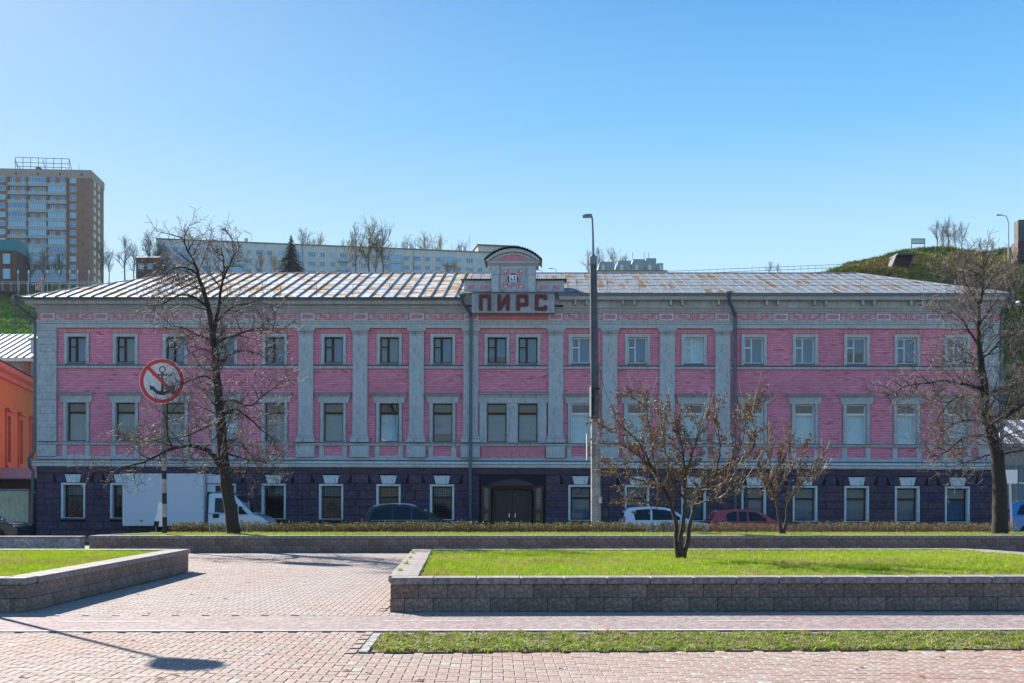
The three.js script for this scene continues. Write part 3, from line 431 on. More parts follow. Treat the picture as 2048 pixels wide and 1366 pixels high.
  // windows
  const grille = (w, h, nx, ny, ring) => { const b = new MB(); for (let i = 1; i < nx; i++) b.box(-w / 2 + w * i / nx - 0.008, -w / 2 + w * i / nx + 0.008, 0, h, 0, 0.014); for (let j = 1; j < ny; j++) b.box(-w / 2, w / 2, h * j / ny - 0.007, h * j / ny + 0.007, 0.003, 0.017); if (ring) for (const R of [0.1, 0.2]) { const p = []; for (let i = 0; i <= 20; i++) p.push(V(Math.cos(i / 20 * 6.283) * R, h * 0.36 + Math.sin(i / 20 * 6.283) * R, 0.01)); b.tube(p, 0.012, 4); } return b; };
  function windowTop(white, drop = 1, cloth = M.tealReflection) {
    const g = new THREE.Group(); g.name = 'window'; const w = TW, h = TH, F = white ? M.whitePlastic : M.brownWood, fz = -0.2;
    new MB().slab([[-w / 2 - 0.14, -0.03], [w / 2 + 0.14, -0.03], [w / 2 + 0.14, h + 0.15], [-w / 2 - 0.14, h + 0.15]], [rect(-w / 2 + 0.005, w / 2 - 0.005, -0.02, h - 0.005)], 0.002, 0.07).slab(rect(-w / 2, w / 2, 0, h), [rect(-w / 2 + 0.02, w / 2 - 0.02, 0.02, h - 0.02)], -0.3, 0.001).mesh('surround', M.trim, g);
    const a = -w / 2 + 0.02, b = w / 2 - 0.02, m = a + (b - a) * 0.36, t = 0.055, pw = white ? 0.06 : 0.11, y0 = 0.06, y1 = h - 0.02, tr = y0 + (y1 - y0) * 0.62;
    const holes = [rect(a + t, m, y0 + t, tr - 0.03), rect(a + t, m, tr + 0.03, y1 - t), rect(m + pw, b - t, y0 + t, y1 - t)];
    new MB().slab(rect(a, b, y0, y1), holes, fz - 0.03, fz + 0.03).box(m + 0.015, m + pw - 0.015, y0 + 0.02, y1 - 0.02, fz + 0.03, fz + 0.05, 0.008).mesh('frame', F, g);
    for (const hl of holes) new MB().quad(...hl.map(([x, y]) => [x, y, fz])).mesh('pane', M.glass, g);
    new MB().box(-w / 2 + 0.02, w / 2 - 0.02, 0.0, 0.055, -0.2, 0.1).mesh('sill', M.sheetBlue, g);
    new MB().box(a, b, lerp(y1, 0.02, drop), y1, fz - 0.16, fz - 0.14).mesh('pane_backing', cloth, g);  // sheet behind the glass; in teal it holds the painted sky reflection
    return g;
  }
  function windowMid(white, pair, curtained, drop = 1, cloth = M.blindGrey) {
    const g = new THREE.Group(); g.name = 'window'; const w = MW, h = MH, F = white ? M.whitePlastic : M.darkWood, fz = -0.2, b = new MB();
    b.slab(rect(-w / 2, w / 2, 0, h), [rect(-w / 2 + 0.02, w / 2 - 0.02, 0.0201, h - 0.02)], -0.3, 0.001);
    for (const s of [-1, 1]) b.box(s * w / 2, s * (w / 2 + 0.15), 0, h, 0.0, 0.07, 0.01).box(s * (w / 2 + 0.04), s * (w / 2 + 0.11), 0, h, 0.07, 0.09);
    if (!pair) { b.prism([[-w / 2 - 0.15, h], [w / 2 + 0.15, h], [w / 2 + 0.2, h + 0.02], [w / 2 + 0.24, h + 0.31], [-w / 2 - 0.24, h + 0.31], [-w / 2 - 0.2, h + 0.02]], 0, 0.08); for (const s of [-1, 1]) b.prism([[s * (w / 2 + 0.15), h + 0.0], [s * (w / 2 + 0.24), h], [s * (w / 2 + 0.28), h + 0.2], [s * (w / 2 + 0.32), h + 0.31], [s * (w / 2 + 0.15), h + 0.31]], 0.0, 0.1);
      b.prism([[0, h + 0.311], [0.12, h + 0.311], [0.16, h + 0.35], [0.26, h + 0.4], [0.28, h + 0.43], [0, h + 0.43]], -w / 2 - 0.38, w / 2 + 0.38, 'x'); }
    b.mesh('surround', M.trim, g);
    if (!pair) new MB().prism([[0, h + 0.434], [0.3, h + 0.434], [0.3, h + 0.45], [0, h + 0.48]], -w / 2 - 0.42, w / 2 + 0.42, 'x').mesh('hood', M.sheetBlue, g);
    const a = -w / 2 + 0.02, e = w / 2 - 0.02, t = 0.05, y0 = 0.02, y1 = h - 0.02, tr = h - 0.49, holes = [rect(a + t, e - t, y0 + t, tr - 0.055), rect(a + t, e - t, tr + 0.055, y1 - t)];
    new MB().slab(rect(a, e, y0, y1), holes, fz - 0.03, fz + 0.03).mesh('frame', F, g); new MB().box(a + 0.01, e - 0.01, tr - 0.03, tr + 0.03, fz + 0.03, fz + 0.05, 0.008).mesh('transom', white ? F : M.brownWood, g);
    for (const hl of holes) new MB().quad(...hl.map(([x, y]) => [x, y, fz])).mesh('pane', M.glass, g);
        if (curtained === 2) { const c = new MB(); for (let i = 0; i < 14; i++) c.box(a + i * 0.066, a + i * 0.066 + 0.06, y0, tr - 0.003, fz - 0.17 - (i % 2) * 0.025, fz - 0.15 - (i % 2) * 0.025); c.mesh('curtain', M.curtain, g); } else new MB().box(a, e, lerp(tr, y0, drop), tr - 0.003, fz - 0.19, fz - 0.17).mesh('pane_backing', cloth, g);
    return g;
  }
  function windowGround(kind) {            // 0: barred, 1: barred and amber, 2: plain with red-brown sash
    const g = new THREE.Group(); g.name = 'window'; const w = GW, h = GH, fz = -0.16;
    new MB().slab([[-w / 2 - 0.085, -0.01], [w / 2 + 0.085, -0.01], [w / 2 + 0.085, h + 0.085], [-w / 2 - 0.085, h + 0.085]], [rect(-w / 2 + 0.004, w / 2 - 0.004, -0.005, h - 0.004)], 0.062, 0.15).slab(rect(-w / 2, w / 2, 0, h), [rect(-w / 2 + 0.02, w / 2 - 0.02, 0.02, h - 0.02)], -0.3, 0.061).mesh('surround', M.trimLight, g);
    new MB().prism([[-0.4, h + 0.5], [0.4, h + 0.5], [0.3, h + 0.11], [-0.3, h + 0.11]], 0.05, 0.17).mesh('keystone', M.trimLight, g);
    const a = -w / 2 + 0.02, e = w / 2 - 0.02, t = 0.06, y0 = 0.02, y1 = h - 0.02, tr = h * 0.66, holes = [rect(a + t, e - t, y0 + t, tr - 0.05), rect(a + t, e - t, tr + 0.05, y1 - t)];
    new MB().slab(rect(a, e, y0, y1), holes, fz - 0.03, fz + 0.03).mesh('frame', kind === 2 ? M.brownWood : M.darkWood, g);
    for (const hl of holes) new MB().quad(...hl.map(([x, y]) => [x, y, fz])).mesh('pane', M.glassLow, g);
    if (kind < 2) { const q = grille(w - 0.06, h - 0.06, 8, 13, true).mesh('grille', M.iron, g); q.position.set(0, 0.03, fz + 0.05); } else { const q = grille(w - 0.1, h - 0.1, 15, 7, false); const o = q.mesh('net_blind', M.trimDark, g); o.position.set(0, 0.05, fz - 0.1); }
    new MB().box(a, e, tr, y1, fz - 0.14, fz - 0.12).mesh('pane_backing', kind === 1 ? M.amber : M.blindGrey, g); if (kind === 2) new MB().box(a, e, y0, tr - 0.003, fz - 0.14, fz - 0.12).mesh('pane_backing', M.tealReflection, g);  // the lower teal sheet paints the reflected sky behind the glass
    new MB().box(-w / 2 - 0.12, w / 2 + 0.12, -0.09, -0.02, 0.06, 0.19, 0.008).mesh('sill', M.violet[0], g);
    return g;
  }
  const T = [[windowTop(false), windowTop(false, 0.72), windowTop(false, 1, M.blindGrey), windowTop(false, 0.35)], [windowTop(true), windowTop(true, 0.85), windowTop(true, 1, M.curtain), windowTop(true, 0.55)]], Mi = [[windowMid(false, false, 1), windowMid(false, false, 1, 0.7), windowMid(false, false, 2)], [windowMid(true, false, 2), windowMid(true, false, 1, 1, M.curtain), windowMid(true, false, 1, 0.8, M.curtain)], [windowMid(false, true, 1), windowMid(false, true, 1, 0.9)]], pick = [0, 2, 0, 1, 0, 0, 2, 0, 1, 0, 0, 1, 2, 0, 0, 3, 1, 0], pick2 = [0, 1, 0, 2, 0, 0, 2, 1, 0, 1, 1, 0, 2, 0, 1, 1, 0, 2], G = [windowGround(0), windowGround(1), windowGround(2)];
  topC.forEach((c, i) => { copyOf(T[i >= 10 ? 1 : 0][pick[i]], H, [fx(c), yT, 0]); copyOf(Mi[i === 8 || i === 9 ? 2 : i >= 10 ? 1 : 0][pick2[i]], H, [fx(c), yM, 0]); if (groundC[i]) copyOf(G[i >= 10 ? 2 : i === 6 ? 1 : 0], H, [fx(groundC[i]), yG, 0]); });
  topC.forEach((c, i) => { if (i === 8 || i === 9) return; for (const s of [-1, 1]) new MB().box(fx(c) + s * 0.44, fx(c) + s * 0.68, fy(916), fy(892.8), -0.02, 0.07, 0.008).mesh('panel_pier', M.trim, H); new MB().box(fx(c) - 0.437, fx(c) + 0.437, fy(916), fy(912.6), -0.02, 0.05, 0.006).mesh('panel_rail', M.trim, H); });
  new MB().prism([[0, 0], [0.13, 0], [0.17, 0.08], [0.27, 0.14], [0.3, 0.19], [0, 0.19]], fx(955.2), fx(1095.3), 'x').mesh('hood_cornice', M.trim, H).position.set(0, fy(794.5), 0); new MB().box(fx(955.2), fx(1095.3), fy(806.4), fy(794.7), -0.02, 0.1, 0.01).mesh('hood_frieze', M.trim, H); new MB().prism([[0, 0], [0.32, 0], [0.32, 0.02], [0, 0.05]], fx(955.2), fx(1095.3), 'x').mesh('hood_flashing', M.sheetBlue, H).position.set(0, fy(786.5), 0);
  for (const [a, b] of [[958, 969], [1018, 1030], [1079, 1092]]) new MB().box(fx(a), fx(b), fy(885.6), fy(806.6), -0.02, 0.1, 0.012).mesh('half_column', M.trim, H);
  new MB().box(fx(962), fx(1089), fy(915.9), fy(892.8), -0.02, 0.05, 0.01).mesh('plain_panel', M.pinkPlain, H);

  // doorway
  {
    const d = part('doorway', H, [0, 0, 0]);
    for (const [a, b] of [[984, 1024], [1024, 1064]]) { new MB().box(fx(a) + 0.004, fx(b) - 0.004, 0.15, fy(978), -0.3, -0.24, 0.01).box(fx(a) + 0.15, fx(b) - 0.15, 0.4, 1.2, -0.24, -0.22, 0.01).box(fx(a) + 0.15, fx(b) - 0.15, 1.35, 2.1, -0.24, -0.22, 0.01).mesh('door_leaf', M.darkWood, d); }
    for (const x of [1018, 1030]) new MB().box(fx(x) - 0.02, fx(x) + 0.02, 1.05, 1.25, -0.24, -0.16, 0.006).mesh('handle', M.chrome, d);
    new MB().prism([[fx(981), fy(972)], [fx(1067), fy(972)], [fx(1067), fy(967)], [fx(1026), fy(956)], [fx(981), fy(967)]], 0.05, 0.42).box(fx(981), fx(1067), fy(978) + 0.005, fy(972) - 0.003, -0.3, 0.1).mesh('pediment', M.darkWood, d);
    for (const [a, b] of [[963, 982], [1067, 1086]]) { const x0 = fx(a), x1 = fx(b); new MB().slab(rect(x0, x1, fy(1045), fy(971)), [rect(x0 + 0.13, x1 - 0.13, fy(1041), fy(977))], -0.1, 0.1).mesh('sidelight_frame', M.darkWood, d); new MB().quad([x0 + 0.13, fy(1041), 0], [x1 - 0.13, fy(1041), 0], [x1 - 0.13, fy(977), 0], [x0 + 0.13, fy(977), 0]).mesh('pane', M.glass, d); const q = grille(x1 - x0 - 0.26, 1.5, 3, 9, false).mesh('grille', M.iron, d); q.position.set((x0 + x1) / 2, fy(1040), 0.03); }
    new MB().box(fx(981), fx(1067), 0.0, 0.148, -0.35, 0.5, 0.015).mesh('threshold', M.concrete, d);
  }

  // roof
  {
    const eaveZ = 0.92, ridgeZ = -7.8, ridgeY = 14.25, hipL = -18.56, hipR = 18.45, endL = fx(44), endR = fx(1996);
    const roofPart = (a, b, ey, m, seamM, step, name, sw, shh, seed) => {
      const R = part(name, H), r = rngOf(seed), dy = ridgeY - ey, dz = ridgeZ - eaveZ, L = Math.hypot(dy, dz), nY = -dz / L, nZ = dy / L;
      const tMax = (x) => Math.max(0, Math.min(1, x < hipL ? (x - endL) / (hipL - endL) : x > hipR ? (endR - x) / (endR - hipR) : 1));
      const P = (x, t, o) => [x, ey + dy * t + nY * o, eaveZ + dz * t + nZ * o];
      for (let x = a; x < b - 0.02; x += step) {
        const e = Math.min(b, x + step), t0 = tMax(x), t1 = tMax(e), tm = Math.max(t0, t1), b2 = new MB(), uv = [], n = 6, off = r() * 0.6;
        const cut = [0]; for (let k = 1; k < n; k++) cut.push((k + (r() - 0.5) * 0.3) / n); cut.push(1);
        const U = (X, t) => uv.push(X / 11 + off, t * 0.8);
        for (let k = 0; k < n; k++) { const lo = cut[k], hi = cut[k + 1]; if (lo >= tm) break; const c = (X, t, tx) => [Math.min(t, tx), X]; const q = [[x, Math.min(lo, t0)], [e, Math.min(lo, t1)], [e, Math.min(hi, t1)], [x, Math.min(hi, t0)]], wob = () => (r() - 0.5) * 0.006; const p = q.map(([X, t], i) => P(X, t, (i < 2 ? 0.014 : 0.002) + wob())); b2.quad(...p); for (const i of [0, 1, 2, 0, 2, 3]) U(q[i][0], q[i][1]); if (k) { b2.quad(P(q[0][0], q[0][1], -0.004), P(q[1][0], q[1][1], -0.004), p[1], p[0]); for (const i of [0, 1, 1, 0, 1, 0]) U(q[i][0], q[i][1]); } }
        if (!b2.p.length) continue; b2.u = uv; b2.mesh('roof_sheet', m, R);
        if (t0 > 0.02) { const s = new MB(), w = sw / 2; s.quad(P(x - w, 0, 0), P(x - w, t0, 0), P(x - w, t0, shh), P(x - w, 0, shh)).quad(P(x + w, 0, 0), P(x + w, 0, shh), P(x + w, t0, shh), P(x + w, t0, 0)).quad(P(x - w, 0, shh), P(x - w, t0, shh), P(x + w, t0, shh), P(x + w, 0, shh)).quad(P(x - w, 0, 0), P(x - w, 0, shh), P(x + w, 0, shh), P(x + w, 0, 0)); s.mesh('seam', seamM, R); }
      }
      return R;
    };
    const eyL = fy(602.2) + 0.02, eyR = fy(593.5) + 0.02;
    roofPart(endL, fx(926), eyL, M.roofA, M.seam, 0.58, 'roof_slope', 0.04, 0.07, 1); roofPart(fx(926), endR, eyR, M.roofB, M.seam, 0.5, 'roof_slope', 0.025, 0.022, 2);
    new MB().quad([hipL, ridgeY, ridgeZ], [hipR, ridgeY, ridgeZ], [endR, eyR, -16.4], [endL, eyL, -16.4]).tri([endL, eyL, eaveZ], [hipL, ridgeY, ridgeZ], [endL, eyL, -16.4]).tri([endR, eyR, eaveZ], [endR, eyR, -16.4], [hipR, ridgeY, ridgeZ]).mesh('rear_roof', M.roofB, H);
    new MB().tube([V(hipL, ridgeY, ridgeZ), V(hipR, ridgeY, ridgeZ)], 0.06, 6).mesh('ridge_cap', M.seam, H); new MB().tube([V(endL, eyL, eaveZ), V(hipL, ridgeY, ridgeZ)], 0.05, 6).mesh('hip_cap', M.seam, H); new MB().tube([V(endR, eyR, eaveZ), V(hipR, ridgeY, ridgeZ)], 0.05, 6).mesh('hip_cap', M.seam, H);
    const gut = (a, b, y, m) => new MB().prism([[eaveZ - 0.02, y], [eaveZ + 0.02, y - 0.09], [eaveZ + 0.1, y - 0.1], [eaveZ + 0.15, y - 0.01], [eaveZ + 0.135, y - 0.01], [eaveZ + 0.09, y - 0.08], [eaveZ + 0.03, y - 0.075], [eaveZ, y]], a, b, 'x').mesh('gutter', m, H);
    gut(endL - 0.1, fx(927), eyL - 0.015, M.pipe); gut(fx(1112), endR + 0.1, eyR - 0.015, M.sheetBlue);
    new MB().box(endL, fx(926), eyL - 0.07, eyL - 0.006, -0.5, eaveZ - 0.03).mesh('eaves_board', M.trim, H); new MB().box(fx(1112), endR, eyR - 0.07, eyR - 0.006, -0.5, eaveZ - 0.03).mesh('eaves_board', M.trim, H);
    const rail = part('roof_railing', H), post = new MB().box(-0.012, 0.012, 0, 0.62, -0.012, 0.012).geo(1);
    for (const [a, b, ey, st] of [[130, 910, eyL, 72], [1150, 1960, eyR, 62]]) { for (let x = a; x < b; x += st) { const o = meshOf('post', post, M.seam, rail); o.position.set(fx(x), ey + 0.1, 0.5); o.rotation.z = Math.sin(x * 7) * 0.05; } for (const h of [0.34, 0.6]) new MB().box(fx(a), fx(a) + Math.floor((b - a) / st) * st / K, ey + h + 0.1, ey + h + 0.115, 0.493, 0.507).mesh('rail', M.seam, rail); }
  }
  // parapet with the arched gable, its emblem and the sign
  {
    const p = part('gable', H), z1 = 0.4;
    new MB().box(fx(927), fx(1126), fy(612), fy(588), -0.5, z1 - 0.02).box(fx(922), fx(1130), fy(590), fy(587), -0.5, z1 + 0.05).mesh('block', M.trim, p);
    for (const [a, b] of [[927, 981], [1070, 1126]]) { new MB().box(fx(a), fx(b), fy(587), fy(564), -0.5, z1 - 0.02, 0.01).mesh('wing', M.trim, p); const m = (a + b) / 2; for (const [c, d] of [[a + 5, m - 3], [m + 3, b - 5]]) { new MB().box(fx(c), fx(d), fy(584), fy(572), z1 - 0.03, z1, 0.006).mesh('panel_frame', M.trim, p); new MB().box(fx(c) + 0.06, fx(d) - 0.06, fy(583) + 0.03, fy(573) - 0.03, z1 - 0.02, z1 + 0.012).mesh('panel', M.pinkPlain, p); }
      const corr = new MB(), n = 26, x0 = fx(a < 1000 ? 920 : 1069), x1 = fx(a < 1000 ? 982 : 1131); for (let i = 0; i < n; i++) { const q = (k) => [lerp(x0, x1, k / n), fy(563) + 0.06 + (k % 2 ? 0.045 : 0)], [u, v] = [q(i), q(i + 1)]; corr.quad([u[0], u[1] - 0.06, z1 + 0.2], [v[0], v[1] - 0.06, z1 + 0.2], [v[0], v[1] + 0.06, -1.4], [u[0], u[1] + 0.06, -1.4]).quad([u[0], u[1] - 0.075, z1 + 0.2], [v[0], v[1] - 0.075, z1 + 0.2], [v[0], v[1] - 0.06, z1 + 0.2], [u[0], u[1] - 0.06, z1 + 0.2]); } corr.mesh('corrugated_cap', M.corrugated, p); }
    new MB().box(fx(981), fx(1070), fy(590), fy(536), -0.5, z1 + 0.08, 0.01).mesh('tower', M.trim, p);
    for (const s of [-1, 1]) { const c = 1025 + s * 36; new MB().prism([[fx(c) - 0.15, fy(588)], [fx(c) + 0.15, fy(588)], [fx(c) + 0.19, fy(555)], [fx(c) - 0.19, fy(555)]], z1 + 0.08, z1 + 0.22).box(fx(c) - 0.19, fx(c) + 0.19, fy(554.5), fy(537), z1 + 0.08, z1 + 0.25, 0.008).mesh('tapered_pilaster', M.trim, p); }
    const c = 1024.5, sq = (x, y, w, h, z0, z, m, n) => new MB().box(fx(x - w / 2), fx(x + w / 2), fy(y + h / 2), fy(y - h / 2), z0, z, 0.006).mesh(n, m, p);
    new MB().slab(rect(fx(1000), fx(1047), fy(584), fy(540)), [rect(fx(1003), fx(1044), fy(581), fy(543))], z1 + 0.08, z1 + 0.12).mesh('field_frame', M.trim, p);
    new MB().prism([[-20, -19], [-9, -19], [-9, -15], [9, -15], [9, -19], [20, -19], [20, -9], [15, -9], [15, 9], [20, 9], [20, 19], [9, 19], [9, 15], [-9, 15], [-9, 19], [-20, 19], [-20, 9], [-15, 9], [-15, -9], [-20, -9]].map(([x, y]) => [fx(c + x * 0.97), fy(562 + y * 0.97)]), z1 + 0.08, z1 + 0.11).mesh('field', M.pinkPlain, p);
    for (const sx of [-1, 1]) for (const sy of [-1, 1]) new MB().tube([V(fx(c + sx * 15.5), fy(562 + sy * 15), z1 + 0.1), V(fx(c + sx * 15.5), fy(562 + sy * 15), z1 + 0.14)], 0.055, 8, true).mesh('boss', M.trimLight, p);
    const disc = (R, z0, z, m, n) => new MB().tube([V(fx(c), fy(562), z0), V(fx(c), fy(562), z)], R, 28, true).mesh(n, m, p);
    disc(0.31, z1 + 0.11, z1 + 0.16, M.trimLight, 'emblem_rim'); disc(0.275, z1 + 0.12, z1 + 0.175, M.navy, 'emblem_disc');
    { const e = new MB(), X = fx(c), Y = fy(562), z = z1 + 0.175, u = 0.0244; const bar = (a, b, cc, d) => e.box(X + a * u, X + b * u, Y + cc * u, Y + d * u, z, z + 0.015);
      bar(-7.5, -4.6, -5.5, 7.5); bar(-4.6, 7.5, 5.6, 7.5); bar(-4.6, 7.5, -5.5, -3.6); bar(4.6, 7.5, -3.6, 5.6); e.prism([[X - 0.2 * u, Y - 3.4 * u], [X + 1.4 * u, Y - 3.4 * u], [X + 1.4 * u, Y + 5.5 * u], [X - 4.5 * u, Y + 5.5 * u], [X - 4.5 * u, Y + 3.4 * u]], z, z + 0.015); bar(1.6, 4.6, 2.6, 3.4); bar(1.6, 4.6, -0.2, 0.7); e.mesh('emblem_mark', M.white, p);
      const wv = []; for (let i = 0; i <= 36; i++) { const t = i / 36; wv.push(V(X + (t - 0.5) * 15 * u, Y + (-8 + Math.cos(t * 4 * 2 * Math.PI) * 1.2) * u, z + 0.006)); } new MB().tube(wv, 0.02, 4).mesh('emblem_wave', M.white, p); }
    new MB().prism([[-0.5, fy(536)], [z1 + 0.1, fy(536)], [z1 + 0.16, fy(534)], [z1 + 0.28, fy(531)], [z1 + 0.28, fy(528)], [-0.5, fy(528)]], fx(975), fx(1075), 'x').mesh('gable_cornice', M.trim, p);
    const arc = (hw, y0, rise, n = 20) => { const R = (hw * hw + rise * rise) / (2 * rise), out = []; for (let i = 0; i <= n; i++) { const x = lerp(-hw, hw, i / n); out.push([fx(1024.5 + x), fy(y0 - (Math.sqrt(Math.max(0, R * R - x * x)) - (R - rise)))]); } return out; };
    new MB().prism(arc(52, 528, 22).reverse(), -0.5, z1 + 0.1).mesh('tympanum', M.trim, p); new MB().prism(arc(35, 526.6, 11).reverse(), z1 + 0.09, z1 + 0.13).mesh('tympanum_panel', M.pinkPlain, p);
    { const o = arc(55, 527, 24), i2 = arc(49, 527.5, 18.5); new MB().prism([...o, ...i2.reverse()], z1 + 0.09, z1 + 0.3).mesh('arch_moulding', M.trim, p); const i3 = arc(45, 527.5, 15.5), i4 = arc(41, 527.5, 13); new MB().prism([...i3, ...i4.reverse()], z1 + 0.09, z1 + 0.18).mesh('arch_moulding', M.trim, p); }
    { const o = arc(57.5, 525.5, 25.5, 44), b = new MB(); for (let i = 0; i < 44; i++) { const q = (k) => [o[k][0], o[k][1] + (k % 2 ? 0.05 : 0)], [u, v] = [q(i), q(i + 1)]; b.quad([u[0], u[1], z1 + 0.42], [v[0], v[1], z1 + 0.42], [v[0], v[1], -1.6], [u[0], u[1], -1.6]).quad([u[0], u[1] - 0.03, z1 + 0.42], [v[0], v[1] - 0.03, z1 + 0.42], [v[0], v[1], z1 + 0.42], [u[0], u[1], z1 + 0.42]); } b.mesh('arched_cap', M.corrugated, p); }
    // sign
    const s = part('sign', H); new MB().box(fx(943.3), fx(1106.7), fy(631), fy(592), z1 - 0.1, z1 + 0.42, 0.015).mesh('board', M.board, s);
    for (const x of [951, 987, 1025, 1061, 1099]) new MB().box(fx(x) - 0.008, fx(x) + 0.008, fy(630.5), fy(592.5), z1 + 0.42, z1 + 0.428).mesh('joint', M.trimDark, s);
    const y0 = fy(627), y1 = fy(595), zz = z1 + 0.42, th = 0.17, letter = (a, b, poly, holes = []) => new MB().slab(poly.map(([u, v]) => [lerp(fx(a), fx(b), u), lerp(y0, y1, v)]), holes.map((h) => h.map(([u, v]) => [lerp(fx(a), fx(b), u), lerp(y0, y1, v)])), zz + 0.01, zz + 0.1).mesh('letter', M.letterRed, s);
    const t = 0.3, q = 0.22; letter(957.6, 981.8, [[0, 0], [t, 0], [t, 1 - q], [1 - t, 1 - q], [1 - t, 0], [1, 0], [1, 0.95], [0.94, 1], [0.06, 1], [0, 0.95]]);
    letter(994, 1018.4, [[0, 0], [t, 0], [1 - t, 0.55], [1 - t, 0], [1, 0], [1, 1], [1 - t, 1], [t, 0.45], [t, 1], [0, 1]]);
    letter(1031, 1055.4, [[0, 0], [t, 0], [t, 0.26], [0.9, 0.26], [1, 0.34], [1, 0.92], [0.9, 1], [0, 1]], [[[t, 0.26 + q], [1 - t, 0.26 + q], [1 - t, 1 - q], [t, 1 - q]]]);
    letter(1067.5, 1092.3, [[0.1, 0], [0.9, 0], [1, 0.08], [1, 0.32], [1 - t, 0.32], [1 - t, q], [t, q], [t, 1 - q], [1 - t, 1 - q], [1 - t, 0.68], [1, 0.68], [1, 0.92], [0.9, 1], [0.1, 1], [0, 0.92], [0, 0.08]]);
  }
  // rainwater pipes
  const downpipe = (pts) => { const d = part('downpipe', H), v = pts.map(([x, y, z]) => V(fx(x), fy(y), z)); new MB().tube(v, 0.075, 8).mesh('pipe', M.pipe, d); new MB().lathe([[0.08, -0.1], [0.17, 0.05], [0.17, 0.12], [0.1, 0.12]], v[0].x, v[0].y, v[0].z, 10).mesh('hopper', M.pipe, d); for (let y = 720; y < 1000; y += 90) new MB().lathe([[0.075, 0], [0.095, 0], [0.095, 0.05], [0.075, 0.05]], fx(pts[3][0]), fy(y), pts[3][2], 8).mesh('clip', M.trimDark, d); };
  downpipe([[38, 603, 0.95], [39, 616, 0.95], [62, 640, 0.12], [62.5, 655, 0.12], [62.5, 905, 0.12], [56, 922, 0.45], [57, 936, 0.4], [60, 946, 0.15], [58, 1052, 0.15]]);
  downpipe([[925, 600, 0.95], [926, 611, 0.9], [940, 630, 0.34], [941, 640, 0.32], [941, 905, 0.32], [941, 925, 0.46], [941, 938, 0.4], [941, 1062, 0.2]]);
  downpipe([[1448, 595, 0.95], [1449, 608, 0.9], [1463, 628, 0.3], [1465, 640, 0.27], [1465, 905, 0.24], [1466, 925, 0.46], [1466, 938, 0.4], [1466, 1062, 0.2]]);
  downpipe([[1992, 596, 0.95], [1992, 608, 0.9], [1990, 628, 0.2], [1990, 640, 0.18], [1990, 905, 0.18], [1991, 1062, 0.2]]);
}
// ---------------------------------------------------------------- bare trees, shrubs, hedge
function leafQuad(b, p, r, s, bend = 0.4) { // one small folded leaf
  const d = V(r() - 0.5, r() - 0.6, r() - 0.5).normalize(), w = V(r() - 0.5, r() - 0.5, r() - 0.5).cross(d).normalize().multiplyScalar(s * 0.32), n = w.clone().cross(d).normalize().multiplyScalar(s * bend * 0.3);
  const a = [p.x, p.y, p.z], m = [p.x + d.x * s * 0.5 + n.x, p.y + d.y * s * 0.5 + n.y, p.z + d.z * s * 0.5 + n.z], e = [p.x + d.x * s, p.y + d.y * s, p.z + d.z * s];
  b.tri(a, [m[0] + w.x, m[1] + w.y, m[2] + w.z], e).tri(a, e, [m[0] - w.x, m[1] - w.y, m[2] - w.z]);
}
function smooth(pts, n) { const c = new THREE.CatmullRomCurve3(pts, false, 'centripetal'); return c.getPoints(n); }
